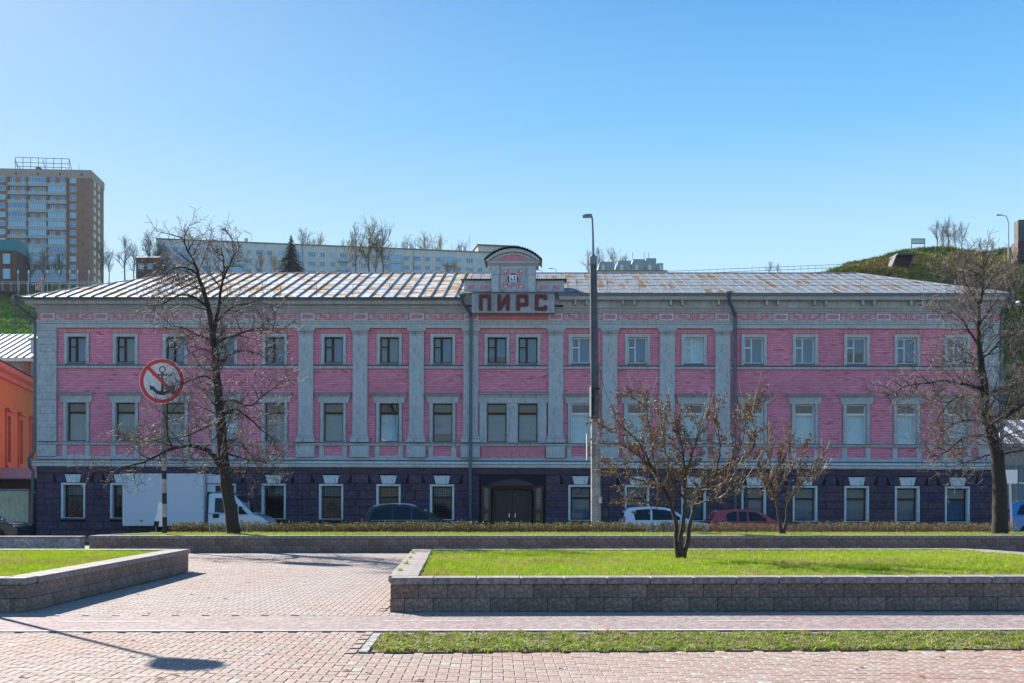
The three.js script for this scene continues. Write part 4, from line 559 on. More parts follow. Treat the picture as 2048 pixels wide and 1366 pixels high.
// grows side branches off guide limbs; o: levels of {per metre, length, radius, up, bend, sides, segs}
function growTree(o) {
  const r = rngOf(o.seed), trunk = new MB(), twigs = new MB(), leaves = new MB(), up = V(0, 1, 0); let nTwig = 0;
  const side = (dir) => { const a = V(r() - 0.5, r() - 0.5, r() - 0.5).cross(dir); return a.normalize(); };
  const branch = (start, dir, len, rad, lv) => {
    const L = o.levels[lv], n = L.segs, pts = [start.clone()], p = start.clone(), d = dir.clone(), step = len / n, radii = [rad];
    const drift = V(r() - 0.5, r() - 0.5, r() - 0.5).multiplyScalar(L.bend);
    for (let i = 1; i <= n; i++) { d.add(drift).add(V(r() - 0.5, r() - 0.5, r() - 0.5).multiplyScalar(L.kink)).addScaledVector(up, L.up * step * 2).normalize(); p.addScaledVector(d, step); pts.push(p.clone()); radii.push(Math.max(o.thin, rad * (1 - 0.85 * i / n))); }
    (L.thick ? trunk : twigs).tube(pts, radii, L.sides); nTwig++;
    spawn(pts, rad, lv + 1, len, 0.12);
    if (L.leaf) for (const q of pts) for (let k = 0; k < L.leaf; k++) if (r() < 0.75) leafQuad(leaves, q.clone().add(V(r() - 0.5, r() - 0.5, r() - 0.5).multiplyScalar(o.scatter ?? 0.05)), r, o.leafSize * (0.6 + 0.8 * r()));
  };
  const spawn = (pts, rad, lv, len, from) => {
    const L = o.levels[lv]; if (!L) return; const count = Math.round(L.per * len * (0.8 + 0.4 * r()));
    for (let k = 0; k < count; k++) {
      const t = from + (1 - from) * Math.pow((k + r()) / count, 0.85), f = Math.min(pts.length - 1.001, t * (pts.length - 1)), i = Math.floor(f), a = pts[i], b = pts[i + 1], q = a.clone().lerp(b, f - i), dir = b.clone().sub(a).normalize();
      const d = dir.multiplyScalar(L.along).addScaledVector(side(dir), 1).addScaledVector(up, L.lift).normalize(), ln = L.len * (0.45 + r() * 0.85) * (1 - 0.35 * t);
      branch(q, d, ln, Math.max(o.thin, Math.min(rad * 0.6, L.rad * (0.7 + 0.5 * r()))), lv);
    }
  };
  for (const g of o.limbs) { const pts = smooth(g.pts, g.n ?? 14), len = pts.reduce((s, p, i) => i ? s + p.distanceTo(pts[i - 1]) : 0, 0), m = pts.length - 1; const jit = g.jit ?? 0.015; pts.forEach((p, i) => { if (i && i < m) p.add(V(r() - 0.5, r() - 0.5, r() - 0.5).multiplyScalar(jit * 2)); }); trunk.tube(pts, pts.map((_, i) => lerp(g.r0, g.r1, Math.pow(i / m, 0.8))), g.sides ?? 8, true); spawn(pts, lerp(g.r0, g.r1, 0.6), g.level ?? 0, len * (g.rich ?? 1), g.from ?? 0.1); }
  return { trunk, twigs, leaves, nTwig };
}
function putTree(name, label, grown, leafMat, barkMat, twigMat, base) {
  const t = thing(name, label, 'tree'); const shift = (o) => o;
  grown.trunk.mesh('trunk', barkMat, t); grown.twigs.mesh('crown', twigMat, t); if (grown.leaves.p.length) { const l = grown.leaves.mesh('dry_leaves', leafMat, t); l.userData.kind = 'stuff'; } return t;
}
const dryLeaf = mat(C(0.36, 0.2, 0.085), 0.75, { transmission: 0.25, thickness: 0, ior: 1.3 }), shrubLeaf = mat(C(0.2, 0.12, 0.065), 0.75, { transmission: 0.2, thickness: 0, ior: 1.3 });
const limbOf = (d, list, r0, r1, o = {}) => ({ pts: list.map(([x, y, dz = 0]) => at(x, y, d - dz)), r0, r1, ...o });
{
  const D = 35.4, lv = [
    { per: 3.4, len: 1.15, rad: 0.022, up: 0.12, bend: 0.16, kink: 0.35, sides: 5, segs: 7, along: 0.7, lift: 0.15, thick: true },
    { per: 7, len: 0.6, rad: 0.011, up: 0.2, bend: 0.2, kink: 0.4, sides: 4, segs: 5, along: 0.6, lift: 0.15 },
    { per: 10, len: 0.33, rad: 0.0065, up: 0.3, bend: 0.2, kink: 0.4, sides: 3, segs: 4, along: 0.5, lift: 0.2, leaf: 0 }];
  const L = (p, r0, r1, o) => limbOf(D, p, r0, r1, { rich: 1.2, ...o });
  const g = growTree({ seed: 41, thin: 0.0055, levels: lv, leafSize: 0.05, limbs: [
    L([[467, 1071], [463, 1035], [456, 990], [450, 945], [446, 900], [442, 850], [438, 800], [433, 750], [431, 710], [425, 665]], 0.215, 0.1, { n: 22, from: 0.36, sides: 10 }),
    L([[425, 665], [418, 625], [409, 588], [398, 555], [388, 525, 0.3], [374, 498, 0.5], [364, 474, 0.6]], 0.1, 0.012, { n: 16 }),
    L([[427, 668], [432, 640, -0.2], [439, 600, -0.4], [445, 560, -0.5], [448, 525, -0.6], [443, 496, -0.8]], 0.08, 0.012, { n: 14 }),
    L([[445, 560, -0.5], [458, 530, -0.3], [470, 508, -0.1], [482, 490, 0]], 0.045, 0.01),
    L([[398, 555, 0.2], [385, 540, 0.6], [365, 535, 0.9], [340, 540, 1.2], [322, 560, 1.4]], 0.04, 0.008),
    L([[441, 932], [418, 903, 0.5], [381, 891, 1.0], [345, 897, 1.3], [318, 909, 1.5], [282, 926, 1.5], [240, 935, 1.4], [196, 941, 1.3]], 0.085, 0.01, { n: 20 }),
    L([[345, 897, 1.3], [336, 872, 1.4], [332, 845, 1.5], [328, 818, 1.5]], 0.035, 0.008),
    L([[345, 893, 1.3], [310, 880, 1.0], [280, 885, 0.9], [250, 880, 0.8]], 0.03, 0.007),
    L([[434, 735], [454, 714, -0.3], [484, 700, -0.5], [515, 708, -0.7], [548, 724, -0.8]], 0.05, 0.008),
    L([[433, 684], [450, 678, 0.4], [478, 668, 0.7], [505, 659, 0.9], [535, 658, 1.0], [562, 668, 1.1]], 0.05, 0.008),
    L([[437, 812], [462, 800, -0.4], [498, 812, -0.6], [520, 797, -0.8], [548, 775, -0.9], [582, 757, -1]], 0.05, 0.007),
    L([[441, 833], [470, 819, 0.5], [500, 838, 0.9], [530, 866, 1.1], [556, 888, 1.2]], 0.05, 0.007),
    L([[446, 882], [476, 880, -0.5], [498, 908, -0.9], [520, 938, -1.1]], 0.045, 0.007),
    L([[447, 905], [480, 915, 0.6], [515, 922, 1.0], [545, 925, 1.2]], 0.04, 0.006),
    L([[417, 615], [394, 598, 0.2], [363, 589, 0.6], [328, 606, 0.8], [300, 612, 1]], 0.05, 0.007),
    L([[426, 680], [394, 669, -0.4], [363, 655, -0.7], [340, 652, -0.9]], 0.045, 0.007),
    L([[434, 770], [410, 752, 0.6], [384, 760, 1.0], [350, 772, 1.2]], 0.04, 0.007),
    L([[436, 845], [402, 858, -0.5], [372, 872, -0.8], [330, 878, -1.0], [300, 868, -1.1]], 0.045, 0.007),
    L([[432, 725], [415, 700, 0.8], [392, 700, 1.3], [366, 716, 1.6]], 0.035, 0.007),
    L([[424, 655], [445, 630, 0.6], [470, 612, 0.9], [500, 606, 1.1], [525, 600, 1.2]], 0.035, 0.007),
    L([[410, 590], [392, 575, -0.6], [372, 572, -0.9], [345, 585, -1.2]], 0.03, 0.006),
    L([[448, 930], [470, 940, 0.5], [500, 955, 0.8], [530, 950, 0.9]], 0.03, 0.006),
    L([[440, 860], [425, 880, 0.8], [402, 905, 1.2], [390, 925, 1.4]], 0.03, 0.006),
  ] });
  { const r = rngOf(8); for (let k = 0; k < 150; k++) { const i = Math.floor(r() * g.twigs.p.length / 9) * 9; leafQuad(g.leaves, V(g.twigs.p[i], g.twigs.p[i + 1], g.twigs.p[i + 2]), r, 0.055); } }
  putTree('street_tree', 'tall bare street tree with crooked dark trunk in front of the white truck', g, dryLeaf, M.bark, M.twig);

  const E = 35.6, R = (p, r0, r1, o) => limbOf(E, p, r0, r1, { rich: 1.7, ...o });
  const h = growTree({ seed: 52, thin: 0.0055, levels: lv, leafSize: 0.05, limbs: [
    R([[2000, 1071], [2000, 1020], [1999, 970], [1995, 920], [1988, 880], [1977, 845], [1969, 805], [1966, 760]], 0.25, 0.14, { n: 20, from: 0.45, sides: 10 }),
    R([[1966, 760], [1961, 720], [1958, 680], [1956, 645], [1961, 600], [1966, 560, 0.2], [1966, 515, 0.3]], 0.14, 0.012, { n: 18 }),
    R([[1967, 778], [1930, 769, 0.4], [1890, 762, 0.8], [1850, 767, 1.1], [1812, 772, 1.3], [1775, 790, 1.4]], 0.06, 0.007, { n: 16 }),
    R([[1968, 800], [1935, 790, -0.4], [1905, 800, -0.7], [1880, 830, -0.9], [1862, 858, -1.0]], 0.05, 0.007),
    R([[1977, 845], [2005, 838, 0.4], [2030, 822, 0.8], [2075, 790, 1.2]], 0.08, 0.02),
    R([[1968, 790], [2000, 778, -0.4], [2040, 768, -0.7], [2090, 745, -0.9]], 0.06, 0.015),
    R([[1985, 875], [1955, 870, 0.6], [1920, 880, 1.0], [1890, 905, 1.2], [1860, 915, 1.3]], 0.05, 0.007),
    R([[1992, 905], [1960, 915, -0.6], [1930, 925, -0.9], [1895, 935, -1.1]], 0.045, 0.007),
    R([[1993, 915], [2020, 905, 0.4], [2060, 900, 0.6]], 0.04, 0.012),
    R([[1957, 690], [1940, 665, 0.5], [1925, 640, 0.8], [1905, 625, 1.0], [1880, 640, 1.2]], 0.04, 0.007),
    R([[1957, 650], [1975, 625, -0.4], [1995, 600, -0.7], [2012, 575, -0.9]], 0.04, 0.007),
    R([[1960, 720], [1985, 700, 0.5], [2010, 670, 0.8], [2040, 650, 1.1]], 0.045, 0.008),
    R([[1962, 735], [1935, 725, -0.5], [1905, 720, -0.8], [1870, 735, -1.0]], 0.04, 0.007),
    R([[1960, 610], [1945, 590, 0.4], [1930, 560, 0.7], [1925, 535, 0.9]], 0.03, 0.006),
    R([[1962, 590], [1980, 565, 0.3], [1992, 540, 0.5]], 0.025, 0.006),
    R([[1990, 890], [2015, 870, -0.6], [2055, 860, -1.0]], 0.04, 0.012),
    R([[1980, 855], [1950, 840, 0.8], [1915, 845, 1.2], [1880, 870, 1.4]], 0.04, 0.007),
  ] });
  { const r = rngOf(9); for (let k = 0; k < 220; k++) { const i = Math.floor(r() * h.twigs.p.length / 9) * 9; leafQuad(h.leaves, V(h.twigs.p[i], h.twigs.p[i + 1], h.twigs.p[i + 2]), r, 0.07); } }
  putTree('street_tree', 'bare street tree with thick straight trunk beside the end of the pink building', h, mat(C(0.27, 0.16, 0.11), 0.8), M.bark, M.twig);
}
// shrubs with last year's leaves
{
  const lv = [
    { per: 7.5, len: 0.55, rad: 0.014, up: 0.5, bend: 0.12, kink: 0.25, sides: 4, segs: 6, along: 1.1, lift: 0.35, leaf: 1.6 },
    { per: 9, len: 0.26, rad: 0.007, up: 0.6, bend: 0.15, kink: 0.3, sides: 3, segs: 4, along: 0.9, lift: 0.4, leaf: 1.2 },
  ], wand = { per: 4.2, len: 0.8, rad: 0.009, up: 0.7, bend: 0.07, kink: 0.08, sides: 3, segs: 6, along: 1.0, lift: 0.9 };
  const S = (d, k) => (p, r0, r1, o) => limbOf(d, p, r0 * k, r1 * k, o);
  let s = S(22.1, 1);
  const main = [
    s([[1357, 1119], [1352, 1085], [1352, 1050], [1343, 1015], [1330, 980], [1312, 950], [1295, 925], [1270, 905], [1245, 890, 0.2]], 0.055, 0.008, { n: 18, from: 0.32 }),
    s([[1362, 1119], [1362, 1080, 0.1], [1366, 1040, 0.2], [1370, 1000, 0.2], [1370, 960, 0.2], [1368, 920, 0.3], [1362, 880, 0.3], [1350, 845, 0.4]], 0.055, 0.008, { n: 18, from: 0.35 }),
    s([[1367, 1119], [1374, 1080], [1382, 1040, -0.1], [1392, 1008, -0.2], [1405, 980, -0.2], [1430, 950, -0.3], [1455, 930, -0.3], [1480, 895, -0.3]], 0.055, 0.008, { n: 18, from: 0.33 }),
    s([[1343, 1015], [1315, 1010, 0.3], [1285, 1003, 0.5], [1250, 1000, 0.6]], 0.022, 0.006), s([[1330, 980], [1300, 965, -0.4], [1260, 955, -0.6], [1215, 940, -0.7]], 0.025, 0.006), s([[1312, 950], [1290, 905, 0.3], [1262, 870, 0.4], [1240, 855, 0.5], [1212, 860, 0.5]], 0.022, 0.005), s([[1312, 950], [1305, 900, -0.4], [1297, 850, -0.5], [1290, 810, -0.5], [1250, 790, -0.5]], 0.022, 0.005),
    s([[1370, 960], [1385, 910, 0.4], [1395, 870, 0.5], [1405, 835, 0.6]], 0.022, 0.005), s([[1405, 980], [1430, 975, 0.4], [1460, 965, 0.6], [1500, 950, 0.7]], 0.02, 0.005), s([[1430, 950], [1440, 905, -0.3], [1438, 860, -0.3], [1432, 820, -0.3]], 0.022, 0.005), s([[1455, 930], [1480, 920, 0.3], [1505, 900, 0.4], [1510, 860, 0.5], [1500, 830, 0.5]], 0.02, 0.005), s([[1392, 1008], [1420, 1000, 0.5], [1445, 995, 0.6], [1470, 985, 0.7]], 0.018, 0.005), s([[1370, 1000], [1345, 960, 0.6], [1335, 915, 0.8], [1325, 870, 0.9], [1322, 825, 0.9]], 0.02, 0.005), s([[1480, 895], [1490, 860], [1492, 825], [1508, 800]], 0.012, 0.004), s([[1295, 925], [1262, 925, 0.4], [1225, 930, 0.5]], 0.014, 0.004),
  ];
  const g = growTree({ seed: 61, thin: 0.0032, levels: lv, leafSize: 0.05, scatter: 0.06, limbs: main });
  const g2 = growTree({ seed: 62, thin: 0.0042, levels: [wand], leafSize: 0.05, limbs: main.slice(3).map((m) => ({ ...m, r0: 0.016, r1: 0.008, from: 0.3 })) });
  const shoot = mat(C(0.36, 0.3, 0.26), 0.6), sh1 = putTree('shrub', 'multi stemmed shrub with withered brown leaves on the bright lawn', g, shrubLeaf, M.barkGrey, M.twig); sh1.userData.category = 'shrub'; g2.twigs.mesh('shoots', shoot, sh1);
  s = S(35.2, 1.25);
  const sm = [
    s([[1563, 1067], [1560, 1045], [1556, 1020], [1552, 995], [1556, 965], [1560, 930], [1558, 895]], 0.05, 0.008, { n: 16, from: 0.35 }), s([[1567, 1067], [1573, 1040], [1574, 1015], [1585, 990, 0.2], [1600, 970, 0.3], [1618, 952, 0.4], [1630, 930, 0.4]], 0.045, 0.008, { n: 14, from: 0.35 }),
    s([[1552, 995], [1540, 970, 0.4], [1530, 945, 0.6], [1515, 930, 0.7]], 0.02, 0.006), s([[1556, 965], [1540, 930, -0.4], [1535, 900, -0.5], [1540, 860, -0.6]], 0.02, 0.006), s([[1585, 990], [1598, 950, -0.4], [1602, 915, -0.5], [1608, 890, -0.5]], 0.02, 0.006), s([[1618, 952], [1640, 930, 0.2], [1648, 900, 0.3]], 0.015, 0.005), s([[1560, 930], [1578, 900, 0.4], [1582, 870, 0.5]], 0.016, 0.005), s([[1600, 970], [1625, 960, 0.5], [1640, 945, 0.6]], 0.014, 0.005), s([[1552, 1000], [1535, 985, 0.3], [1525, 960, 0.4]], 0.014, 0.005), s([[1556, 975], [1575, 950, 0.6], [1590, 925, 0.8]], 0.014, 0.005),
  ];
  const k = growTree({ seed: 63, thin: 0.004, levels: lv.map((l) => ({ ...l, leaf: l.leaf * 0.8 })), leafSize: 0.065, scatter: 0.07, limbs: sm }), k2 = growTree({ seed: 64, thin: 0.006, levels: [wand], leafSize: 0.05, limbs: sm.slice(2).map((m) => ({ ...m, r0: 0.016, r1: 0.008, from: 0.3 })) });
  const sh2 = putTree('shrub', 'smaller withered shrub growing in the hedge bed by the red car', k, shrubLeaf, M.barkGrey, M.twig); sh2.userData.category = 'shrub'; k2.twigs.mesh('shoots', shoot, sh2);
}
// clipped hedge
{
  const r = rngOf(70), stems = new MB(), leavesA = new MB(), leavesB = new MB();
  for (let i = 0; i < 5200; i++) {
    const x = -10.6 + r() * 26.2, z = -37.75 + r() * 0.75, rise = 0.34 * (0.7 + 0.6 * nB(x * 0.15, 0.3)) * (0.75 + 0.4 * r()), p = V(x, 0.4, z), q = V(x + (r() - 0.5) * 0.14, 0.4 + rise * 0.55, z + (r() - 0.5) * 0.12), e = V(q.x + (r() - 0.5) * 0.16, 0.4 + rise, q.z + (r() - 0.5) * 0.14);
    stems.tube([p, q, e], [0.007, 0.005, 0.003], 3); const lush = nA(x * 0.06, 0.2) + (x < 4 ? 0.35 : 0.05);
    for (let k = 0; k < 4; k++) if (r() < lush) leafQuad(r() < 0.7 ? leavesA : leavesB, q.clone().lerp(e, r() * 1.2 - 0.1), r, 0.05);
  }
  const t = thing('hedge', 'low clipped hedge of brown twigs and sparse leaves behind the long block wall', 'hedge');
  stems.mesh('stems', mat(C(0.15, 0.1, 0.08), 0.8), t).userData.kind = 'stuff'; leavesA.mesh('leaves', mat(C(0.3, 0.28, 0.06), 0.7, { transmission: 0.3, thickness: 0, ior: 1.3 }), t).userData.kind = 'stuff'; leavesB.mesh('leaves', mat(C(0.3, 0.16, 0.07), 0.7), t).userData.kind = 'stuff';
}

// ---------------------------------------------------------------- lamp post, signs
{
  const d = 39.6, b = at(1192, 1062, d), s = d / FOCAL, t = thing('lamp_post', 'tall concrete street lamp post with a rusty sleeve and single arm lamp', 'lamp post', [b.x, -0.42, b.z]);
  const Y = (py) => EYE + (HORIZON - py) * s + 0.42, X = (px) => (px - 1192) * s;
  new MB().tube([V(X(1192.5), 0, 0), V(X(1190.5), Y(838), 0)], [0.165, 0.15], 12, true).mesh('concrete_shaft', M.concrete, t, 0.6);
  new MB().tube([V(X(1190.5), Y(842), 0), V(X(1186.5), Y(528), 0)], [0.145, 0.118], 14, true).mesh('sleeve', mat(C(0.1, 0.115, 0.14), 0.5, { metalness: 0.3, map: stoneTex, tile: 1.5 }), t, 0.6);
  new MB().lathe([[0.12, Y(530)], [0.135, Y(528)], [0.135, Y(514)], [0.03, Y(508)]], X(1186.4), 0, 0, 14).mesh('collar', M.steel, t);
  new MB().tube([V(X(1186.4), Y(512), 0), V(X(1185.8), Y(470), 0), V(X(1184.6), Y(440), 0), V(X(1183.8), Y(434), 0), V(X(1180), Y(431.5), 0.05)], [0.04, 0.035, 0.03, 0.03, 0.028], 8, true).mesh('arm', M.steel, t);
  new MB().prism([[X(1184), Y(431)], [X(1182), Y(435)], [X(1166), Y(436)], [X(1164.5), Y(433)], [X(1170), Y(430.2)], [X(1181), Y(429.6)]], -0.02, 0.16).mesh('lamp_head', M.steel, t); new MB().box(X(1167), X(1180), Y(436.6), Y(435.6), 0.01, 0.13).mesh('diffuser', M.trimLight, t);
  new MB().box(-0.025, 0.0, Y(840), Y(775), 0.05, 0.75).mesh('sign_plate', M.steel, t).position.x = X(1180.5); new MB().box(-0.02, 0, Y(921), Y(868), 0.1, 0.6).mesh('sign_plate', M.trimDark, t).position.x = X(1173);
  for (const [x, y] of [[1180, 790], [1180, 825], [1173, 880], [1173, 910]]) new MB().tube([V(X(x), Y(y), 0.12), V(X(1191), Y(y), 0.05)], 0.015, 5).mesh('bracket', M.steel, t);
  new MB().box(X(1190), X(1199), Y(780), Y(776), 0.02, 0.2).mesh('band', M.brownWood, t);
  new MB().box(X(1196), X(1203), Y(1006), Y(994), 0.0, 0.22, 0.01).mesh('junction_box', M.trim, t);
  const w = (a, b, sag) => { const p = []; for (let i = 0; i <= 14; i++) { const k = i / 14; p.push(a.clone().lerp(b, k).add(V(0, -sag * 4 * k * (1 - k), 0))); } new MB().tube(p, 0.009, 4).mesh('cable', M.iron, t); };
  w(V(X(1194), Y(720), 0.1), at(1245, 790, 57.3).sub(t.position), 1.0); w(V(X(1194), Y(760), 0.1), at(1218, 860, 57.3).sub(t.position), 0.8);
}
{
  const d = 34.75, b = at(329.5, 1064, d), s = d / FOCAL, Y = (py) => EYE + (HORIZON - py) * s - 0.4, t = thing('no_anchoring_sign', 'round red and white no anchoring sign on striped pole', 'sign', [b.x, 0.4, b.z]), lean = -0.9 * s;
  const cut = [1066, 1053, 1034, 1007.7, 985.7, 958, 941.4, 916], black = mat(C(0.02, 0.02, 0.02), 0.7, { map: stoneTex, tile: 0.6 }), wht = mat(C(0.5, 0.5, 0.49), 0.8, { map: stoneTex, tile: 0.5 }), x = (py) => lean * (1066 - py) / 90 * 1.0;
  [...Array(7).keys()].forEach((i) => new MB().tube([V(x(cut[i]), Math.max(0, Y(cut[i])), 0), V(x(cut[i + 1]), Y(cut[i + 1]) - 0.001, 0)], 0.07, 12, true).mesh('pole_band', i < 2 ? black : i % 2 ? black : wht, t, 0.6));
  new MB().tube([V(x(916), Y(916), 0), V(x(740), Y(745), 0)], [0.07, 0.06], 12, true).mesh('pole', mat(C(0.3, 0.3, 0.29), 0.8, { map: stoneTex, tile: 0.5 }), t, 0.6);
  const f = part('sign_face', t, [(326 - 329.5) * s, Y(763), 0.1]), R = 45 * s, ring = (a, b2, z0, z, m, n) => { const o = [], i2 = []; for (let k = 0; k < 48; k++) { const a2 = k / 48 * 6.2832; o.push([Math.cos(a2) * a, Math.sin(a2) * a]); i2.push([Math.cos(a2) * b2, Math.sin(a2) * b2]); } new MB().slab(o, b2 ? [i2] : [], z0, z).mesh(n, m, f); };
  const red = mat(C(0.55, 0.02, 0.025), 0.45), face = mat(C(0.66, 0.68, 0.72), 0.5, { map: paintTex, tile: 1 }), navy = mat(C(0.015, 0.018, 0.03), 0.5);
  ring(R, 0, -0.02, 0.01, M.white, 'plate'); ring(R * 0.98, R * 0.815, 0.01, 0.016, red, 'red_ring'); ring(R * 0.812, 0, 0.009, 0.0125, face, 'white_disc');
  const u = s, pt = (px, py) => [(px - 326) * u, (763 - py) * u];
  { const c = Math.cos(Math.PI / 4), w = 3.6 * u, l = R * 0.83; new MB().prism([[-l * c - w * c, l * c - w * c], [-l * c + w * c, l * c + w * c], [l * c + w * c, -l * c + w * c], [l * c - w * c, -l * c - w * c]], 0.017, 0.021).mesh('red_bar', red, f); }
  const an = new MB(); { const o = [], i2 = []; for (let k = 0; k < 24; k++) { const a = k / 24 * 6.2832; o.push([pt(327, 740)[0] + Math.cos(a) * 6.8 * u, pt(327, 740)[1] + Math.sin(a) * 6.8 * u]); i2.push([pt(327, 740)[0] + Math.cos(a) * 4.6 * u, pt(327, 740)[1] + Math.sin(a) * 4.6 * u]); } an.slab(o, [i2], 0.0126, 0.016); }
  an.prism([pt(325, 746), pt(329, 746), pt(329.5, 788), pt(324.5, 788)], 0.0126, 0.016).prism([pt(307, 749), pt(346, 749), pt(346, 752), pt(307, 752)], 0.0126, 0.0158);
  const arcP = []; for (let k = 0; k <= 16; k++) { const a = Math.PI * (1.12 + 0.76 * k / 16); arcP.push(pt(327 + Math.cos(a) * 23, 767 - Math.sin(a) * 24)); } for (let k = 16; k >= 0; k--) { const a = Math.PI * (1.12 + 0.76 * k / 16); arcP.push(pt(327 + Math.cos(a) * 19, 765 - Math.sin(a) * 19)); }
  an.prism(arcP, 0.0127, 0.0161).prism([pt(301, 770), pt(314, 778), pt(303, 781)], 0.0125, 0.0162).prism([pt(353, 770), pt(340, 778), pt(351, 781)], 0.0125, 0.0162).mesh('anchor', navy, f);
  for (const h of [20, -20]) new MB().box(-0.35, 0.35, h * u - 0.025, h * u + 0.025, -0.05, -0.02).mesh('batten', M.steel, f);
}
{ // a lamp just outside the frame whose shadow falls across the cycle path
  const t = thing('promenade_lamp', 'slender promenade lamp with a wide shallow shade standing in the raised bed', 'lamp post', [-8.7, 0.4, -18.1]);
  new MB().lathe([[0.09, 0], [0.09, 0.3], [0.05, 0.36], [0.04, 4.4]], 0, 0, 0, 12).mesh('pole', M.steel, t); new MB().lathe([[0.04, 4.3], [0.14, 4.36], [0.36, 4.62], [0.3, 4.72], [0.1, 4.82], [0, 4.84]], 0, 0, 0, 20).mesh('shade', M.steel, t);
}
{ const d = 40, b = at(2026, 1063, d), t = thing('sign_pole', 'thin pale steel pole behind the hedge by the blue car', 'pole', [b.x, -0.5, b.z]); const s = d / FOCAL; new MB().tube([V(0, 0, 0), V(-7 * s, (1063 - 930) * s + 0.7, 0)], 0.035, 8, true).mesh('pole', M.rim, t); new MB().box(-0.3, 0.25, (1063 - 945) * s + 0.55, (1063 - 918) * s + 0.55, 0.03, 0.045, 0.004).mesh('plate', M.white, t).position.x = -7 * s; }
// ---------------------------------------------------------------- vehicles; each faces +x, x = 0 at the tail, y = 0 on the road, z = 0 in the middle
function hull(b, poly, wOf, edge = 0.05) {
  if (THREE.ShapeUtils.area(poly.map((p) => new THREE.Vector2(...p))) < 0) poly = [...poly].reverse();
  const n = poly.length, inn = poly.map((p, i) => { const a = poly[(i + n - 1) % n], c = poly[(i + 1) % n], n1 = new THREE.Vector2(-(p[1] - a[1]), p[0] - a[0]).normalize(), n2 = new THREE.Vector2(-(c[1] - p[1]), c[0] - p[0]).normalize(), m = n1.add(n2); m.normalize(); return [p[0] + m.x * edge, p[1] + m.y * edge]; });
  const T = THREE.ShapeUtils.triangulateShape(inn.map((p) => new THREE.Vector2(...p)), []), z = (p) => wOf(p[1]);
  for (const s of [1, -1]) {
    for (const [a, c, d] of T) { const q = [a, c, d].map((i) => [inn[i][0], inn[i][1], s * z(inn[i])]); b.tri(...(s > 0 ? q : q.reverse())); }
    for (let i = 0; i < n; i++) { const j = (i + 1) % n, q = [[poly[i][0], poly[i][1], s * (z(poly[i]) - edge)], [poly[j][0], poly[j][1], s * (z(poly[j]) - edge)], [inn[j][0], inn[j][1], s * z(inn[j])], [inn[i][0], inn[i][1], s * z(inn[i])]]; b.quad(...(s > 0 ? q : q.reverse())); }
  }
  for (let i = 0; i < n; i++) { const j = (i + 1) % n, a = z(poly[i]) - edge, c = z(poly[j]) - edge; b.quad([poly[i][0], poly[i][1], -a], [poly[j][0], poly[j][1], -c], [poly[j][0], poly[j][1], c], [poly[i][0], poly[i][1], a]); }
  return b;
}
function wheelOf(parent, x, R, z, w = 0.22) {
  const g = part('wheel', parent, [x, R, z]); g.rotation.x = Math.PI / 2;
  new MB().lathe([[R * 0.62, -w / 2], [R * 0.93, -w / 2], [R, -w * 0.3], [R, w * 0.3], [R * 0.93, w / 2], [R * 0.62, w / 2]], 0, 0, 0, 24).mesh('tyre', M.rubber, g);
  const b = new MB().lathe([[R * 0.63, -w * 0.4], [R * 0.6, w * 0.1], [R * 0.16, w * 0.34], [0, w * 0.36]], 0, 0, 0, 20).lathe([[R * 0.63, w * 0.4], [R * 0.6, -w * 0.1], [R * 0.16, -w * 0.34], [0, -w * 0.36]], 0, 0, 0, 20); b.mesh('rim', M.rim, g);
}
